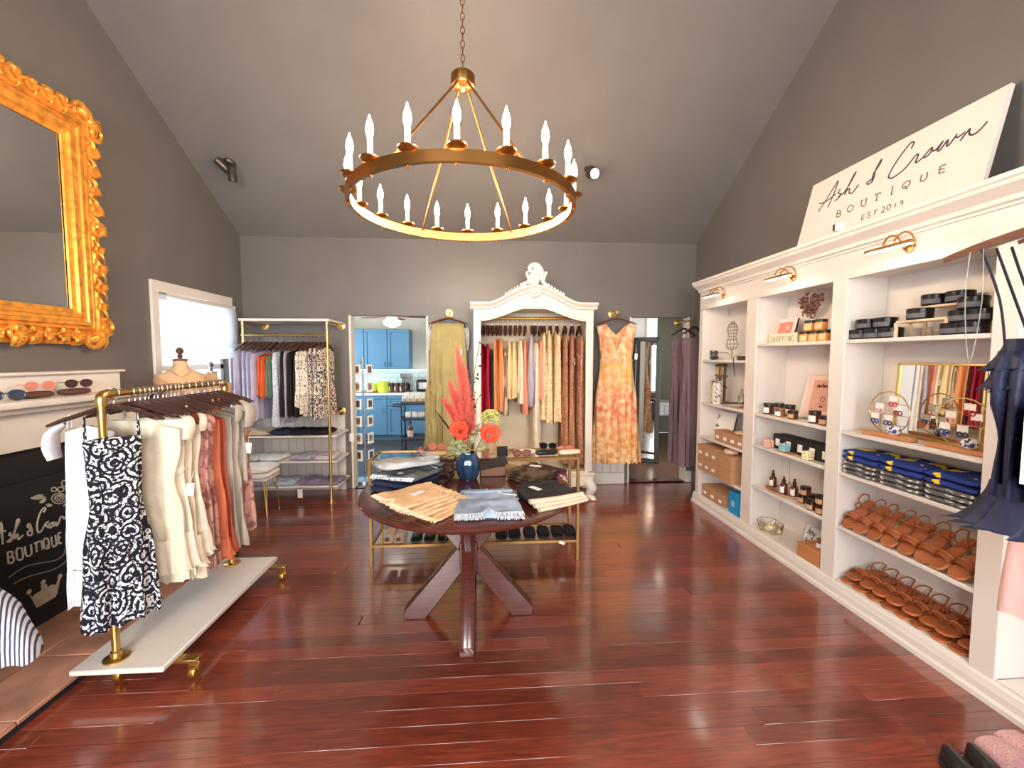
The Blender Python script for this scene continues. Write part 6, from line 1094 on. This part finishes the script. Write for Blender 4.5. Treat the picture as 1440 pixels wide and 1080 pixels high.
# --- white stool
sq = E('stool', 'small stool with gold hairpin legs beside the pipe rack', 'stool', (-2.16, 4.18, 0)); MB().bx(-.14, .14, -.13, .13, .34, .365).build('seat', WHITE, sq, bev=.006)
for x in (-1, 1):
    for y in (-1, 1): MB().tube(cr([(x*.10, y*.11, .34), (x*.13, y*.12, .0), (x*.128, y*.12, 0.0), (x*.12, y*.09, .34)], 4), .005, 6).build('hairpin_leg', GOLD, sq)
for k in range(2): T(pad(.15, .14, .05, 430+k, None, wr=.008).build('cushion', fab('white fleece', (244, 240, 240), bump=.6), loc=(-2.16, 4.18, .366+.051*k)), ['lower white fleece cushion on the hairpin stool', 'upper white fleece cushion on the hairpin stool'][k], 'cushion', 'cushions on the stool')
# --- folded pieces on the pipe rack shelves
fc = [(352, .695, (222, 198, 170), 'beige knit laid on the top pipe shelf'), (375, .695, (214, 190, 160), 'beige top crumpled beside the navy one'), (403, .695, (52, 56, 82), 'navy swimsuit laid on the top pipe shelf'), (430, .695, (42, 42, 56), 'dark navy top crumpled on the top pipe shelf'), (455, .695, (40, 38, 42), 'black lace top at the end of the top pipe shelf'), (357, .43, (214, 228, 232), 'pale mint tee laid on the middle pipe shelf'), (388, .43, (232, 238, 240), 'white tee laid on the middle pipe shelf'), (430, .43, (186, 180, 204), 'lilac floral top on the middle pipe shelf'), (462, .43, (206, 194, 204), 'pale rose top at the end of the middle pipe shelf'), (372, .17, (196, 190, 206), 'lilac top laid on the bottom pipe shelf'), (405, .17, (176, 196, 214), 'pale blue shirt on the bottom pipe shelf'), (440, .17, (140, 128, 160), 'purple bikini set on the bottom pipe shelf'), (468, .17, (132, 124, 146), 'grey purple top at the end of the bottom pipe shelf')]
for k, (px, z, c, lb) in enumerate(fc):
    T(pad(.105, .12, .055 if z > .6 else .045, 450+k, None, wr=.022, nu=36, nv=14).build('folded_shirt', fab('shelf knit %d' % k, c), loc=(PY(px, 640, PYR+.14).x, PYR+.135, z+.0005), rot=(0, 0, R(rng.uniform(-9, 9)))), lb, 'top', 'tops folded on the pipe rack shelves')
for k, (px, z) in enumerate(((422, .10), (479, .66))): T(MB().box((0, 0, 0), (.05, .002, .09)).build('price_card', PAPER, loc=(PY(px, 690, 4.44).x, 4.438 if k == 0 else 4.852, z if k == 0 else .60)), ['white price card hanging from the bottom pipe shelf', 'white price card on the wainscot beside the pipe rack'][k], 'card')
# --- card spinner in the kitchen doorway
cs_ = E('card_spinner', 'clear wire spinner rack of greeting cards inside the kitchen doorway', 'card rack', (PY(511, 560, 5.25).x, 5.25, 0)); WIRE = mat('clear acrylic wire', (216, 222, 224), .2, .3); MB().tube([(0, 0, .02), (0, 0, 1.5)], .012, 8).build('pole', STEEL, cs_); MB().lathe([(.16, 0), (.16, .015), (.02, .03)], 24).build('base', STEEL, cs_)
for t in range(6):
    z = PY(505, 527+24.0*t-.2*t, 5.25).z
    for k, (dx, dy, rz) in enumerate(((-.055, -.07, 0), (.085, -.03, 65))):
        c = E('greeting_card', ['white greeting card with brown portrait facing the room', 'white greeting card turned sideways on the spinner'][k], 'card', (cs_.location.x+dx, 5.25+dy, z), R(rz), 'cards on the spinner'); MB().box((0, 0, .062), (.10, .006, .125)).build('card', PAPER, c); MB().box((0, -.004, .064), (.06, .002, .078)).build('picture', mat('card print %d' % (t % 3), [(150, 110, 100), (190, 150, 136), (96, 80, 80)][t % 3], .5, pat='noise', col2=(60, 48, 46), ps=40, thr=.55, soft=.1), c)
        MB().tube([(dx*.2, dy*.2, z-HC*0), (dx, dy, z-.002)], .003, 5).box((dx, dy, z-.004), (.104, .03, .004), (0, 0, R(rz))).build('card_holder', WIRE, cs_)
# --- cart with paper bags and bottle
kc2 = E('utility_cart', 'dark grey three-tier utility cart in the kitchen', 'cart', (PY(585, 590, 6.75).x, 6.75, 0)); CM = mat('slate metal', (62, 66, 80), .45, .4)
for z in (.22, .53, .77): MB().bx(-.2, .2, -.17, .17, z, z+.012).bx(-.2, .2, -.17, -.16, z, z+.05).bx(-.2, .2, .16, .17, z, z+.05).bx(-.2, -.19, -.17, .17, z, z+.05).bx(.19, .2, -.17, .17, z, z+.05).build('tray', CM, kc2)
for x in (-.195, .195):
    for y in (-.165, .165): MB().tube([(x, y, .1), (x, y, .8)], .011, 8).build('post', CM, kc2); MB().lathe([(.015, -.012), (.04, -.012), (.04, .012), (.015, .012)], 14, M=Matrix.Translation((x, y, .041)) @ Matrix.Rotation(R(90), 4, 'Y')).build('wheel', BLACKM, kc2); MB().box((x, y, .075), (.03, .02, .06)).build('caster_fork', CM, kc2)
MB().tube(cr([(-.2, -.14, .74), (-.34, -.14, .75), (-.34, .14, .75), (-.2, .14, .74)], 3), .01, 8).build('handle', CM, kc2)
kp = kc2.location
for k in range(8):
    b_ = E('paper_bag', 'small white paper bag packed on the cart top', 'bag', (kp.x-.14+.093*(k % 4), kp.y-.08+.15*(k//4), .7825), R(rng.uniform(-6, 6)), 'paper bags on the cart'); MB().box((0, 0, .06+.02*(k//4)), (.085, .12, .12+.04*(k//4))).build('bag', mat('white paper bag', (240, 236, 228), .7), b_, bev=.006); MB().box((0, -.061, .055), (.05, .002, .05)).build('print', mat('bag print', (196, 160, 100), .7), b_)
for k in range(3): T(MB().box((0, 0, .05), (.09, .12, .10)).build('tissue_pack', PAPER, loc=(kp.x-.11+.1*k, kp.y, .5425), bev=.008), 'white tissue pack on the middle cart tray', 'pack', 'tissue packs on the cart')
bo = E('pump_bottle', 'brown bottle with pale label on the bottom cart tray', 'bottle', (kp.x-.08, kp.y-.05, .2325)); MB().lathe([(.045, 0), (.047, .01), (.047, .16), (.02, .2), (.018, .23)], 18).build('bottle', AMBER, bo); MB().lathe([(.02, .225), (.02, .26), (.006, .265), (.006, .29)], 12).build('cap', BLKLID, bo); MB().lathe([(.0475, .03), (.0475, .13)], 18, cap=False).build('label', mat('pale pink label', (226, 200, 188), .6), bo)
# --- kitchen counter
ctz = .8555
def kx(px, Y): return PY(px, 545, Y).x
T(MB().box((0, 0, .012), (.42, .25, .024)).build('cutting_board', mat('red brown board', (140, 92, 84), .5), loc=(kx(514, 7.9), 7.9, ctz), bev=.006), 'red brown cutting board on the kitchen counter', 'cutting board')
yt = E('storage_tub', 'bright yellow-green tub on the kitchen counter', 'tub', (kx(539, 7.95), 7.95, ctz)); YM = mat('lime plastic', (214, 230, 80), .35); MB().lathe([(.09, 0), (.1, .01), (.11, .17)], 24).build('tub', YM, yt); MB().lathe([(.114, .165), (.114, .19), (.1, .2), (.001, .2)], 24).build('lid', YM, yt); yt2 = dup(yt, (kx(539, 7.95)-.2, 8.0, ctz), 0, 'second yellow-green tub beside the first', scale=(.8, .8, .8))
for k in range(3): jr = J_amb((kx(551+7.6*k, 7.95), 7.95+.0*k, ctz), 0, 'dark jar with white label between tub and coffee maker', 'dark jars on the counter', scale=(1.3, 1.3, 2.0))
cm_ = E('coffee_maker', 'steel coffee maker on the kitchen counter', 'coffee maker', (kx(572, 8.05), 8.05, ctz)); MB().box((0, 0, .015), (.2, .24, .03)).build('base', DSTEEL, cm_, bev=.006); MB().box((0, .08, .17), (.2, .08, .3)).build('column', STEEL, cm_, bev=.006); MB().box((0, 0, .3), (.2, .22, .08)).build('brew_head', STEEL, cm_, bev=.01); MB().lathe([(.06, .03), (.075, .06), (.07, .14), (.05, .17)], 18, c=(0, -.03, 0)).build('carafe', GLASS, cm_)
to = E('toaster', 'black toaster beside the coffee maker', 'toaster', (kx(596, 8.0), 8.0, ctz)); MB().box((0, 0, .12), (.26, .2, .22)).build('body', BLACK, to, bev=.03, seg=3); MB().box((0, -.101, .12), (.16, .004, .12)).build('front_panel', STEEL, to); MB().box((.14, -.02, .14), (.02, .03, .015)).build('lever', BLACK, to)
# --- dress hanging opposite the standing mirror (seen in it)
dress('dress', 'pale grey lace dress hanging in the passage', 'dress', None, (1.52, 5.35, 1.95), R(150), [(-.1, .17, .03), (-.4, .14, .04), (-.9, .22, .08)], fab('pale grey lace', (206, 202, 190), pat='spots', col2=(180, 176, 160), ps=40, thr=.4), seed=99); HD_((1.52, 5.35, 1.95), R(150), 'dark hanger with the pale grey lace dress', 'hangers on single dresses')
hk = E('wall_hook', 'brass peg holding the grey lace dress', 'hook', (HX0, 5.35, 1.94)); MB().tube([(0, 0, 0), (.34, 0, 0)], .008, 8).build('peg', GOLD, hk); MB().lathe([(.03, 0), (.03, .008)], 14, M=Matrix.Rotation(R(90), 4, 'Y')).build('plate', GOLD, hk)
# --- slippers at the near right corner
PS = P_shoe(fab('pink plush', (238, 184, 186), bump=.9, bs=200, sheen=.3), mat('pale sole', (226, 206, 196), .7), 'slip'); q = on(1408, 1062, .04)
for k in range(2): PS((q.x+.02+.11*k, q.y-.06+.02*k, .001), R(-100+6*k), 'pink plush slipper on the floor by the bookcase', 'pink slippers', scale=(1.1, 1.2, 1.4))
q = on(1345, 1072, .03)
for k in range(2): S_blk((q.x-.02+.1*k, q.y-.07, .001), R(-105), 'black leather flat on the floor beside the pink slippers', 'black flats on the floor', scale=(1, 1, 1.2))
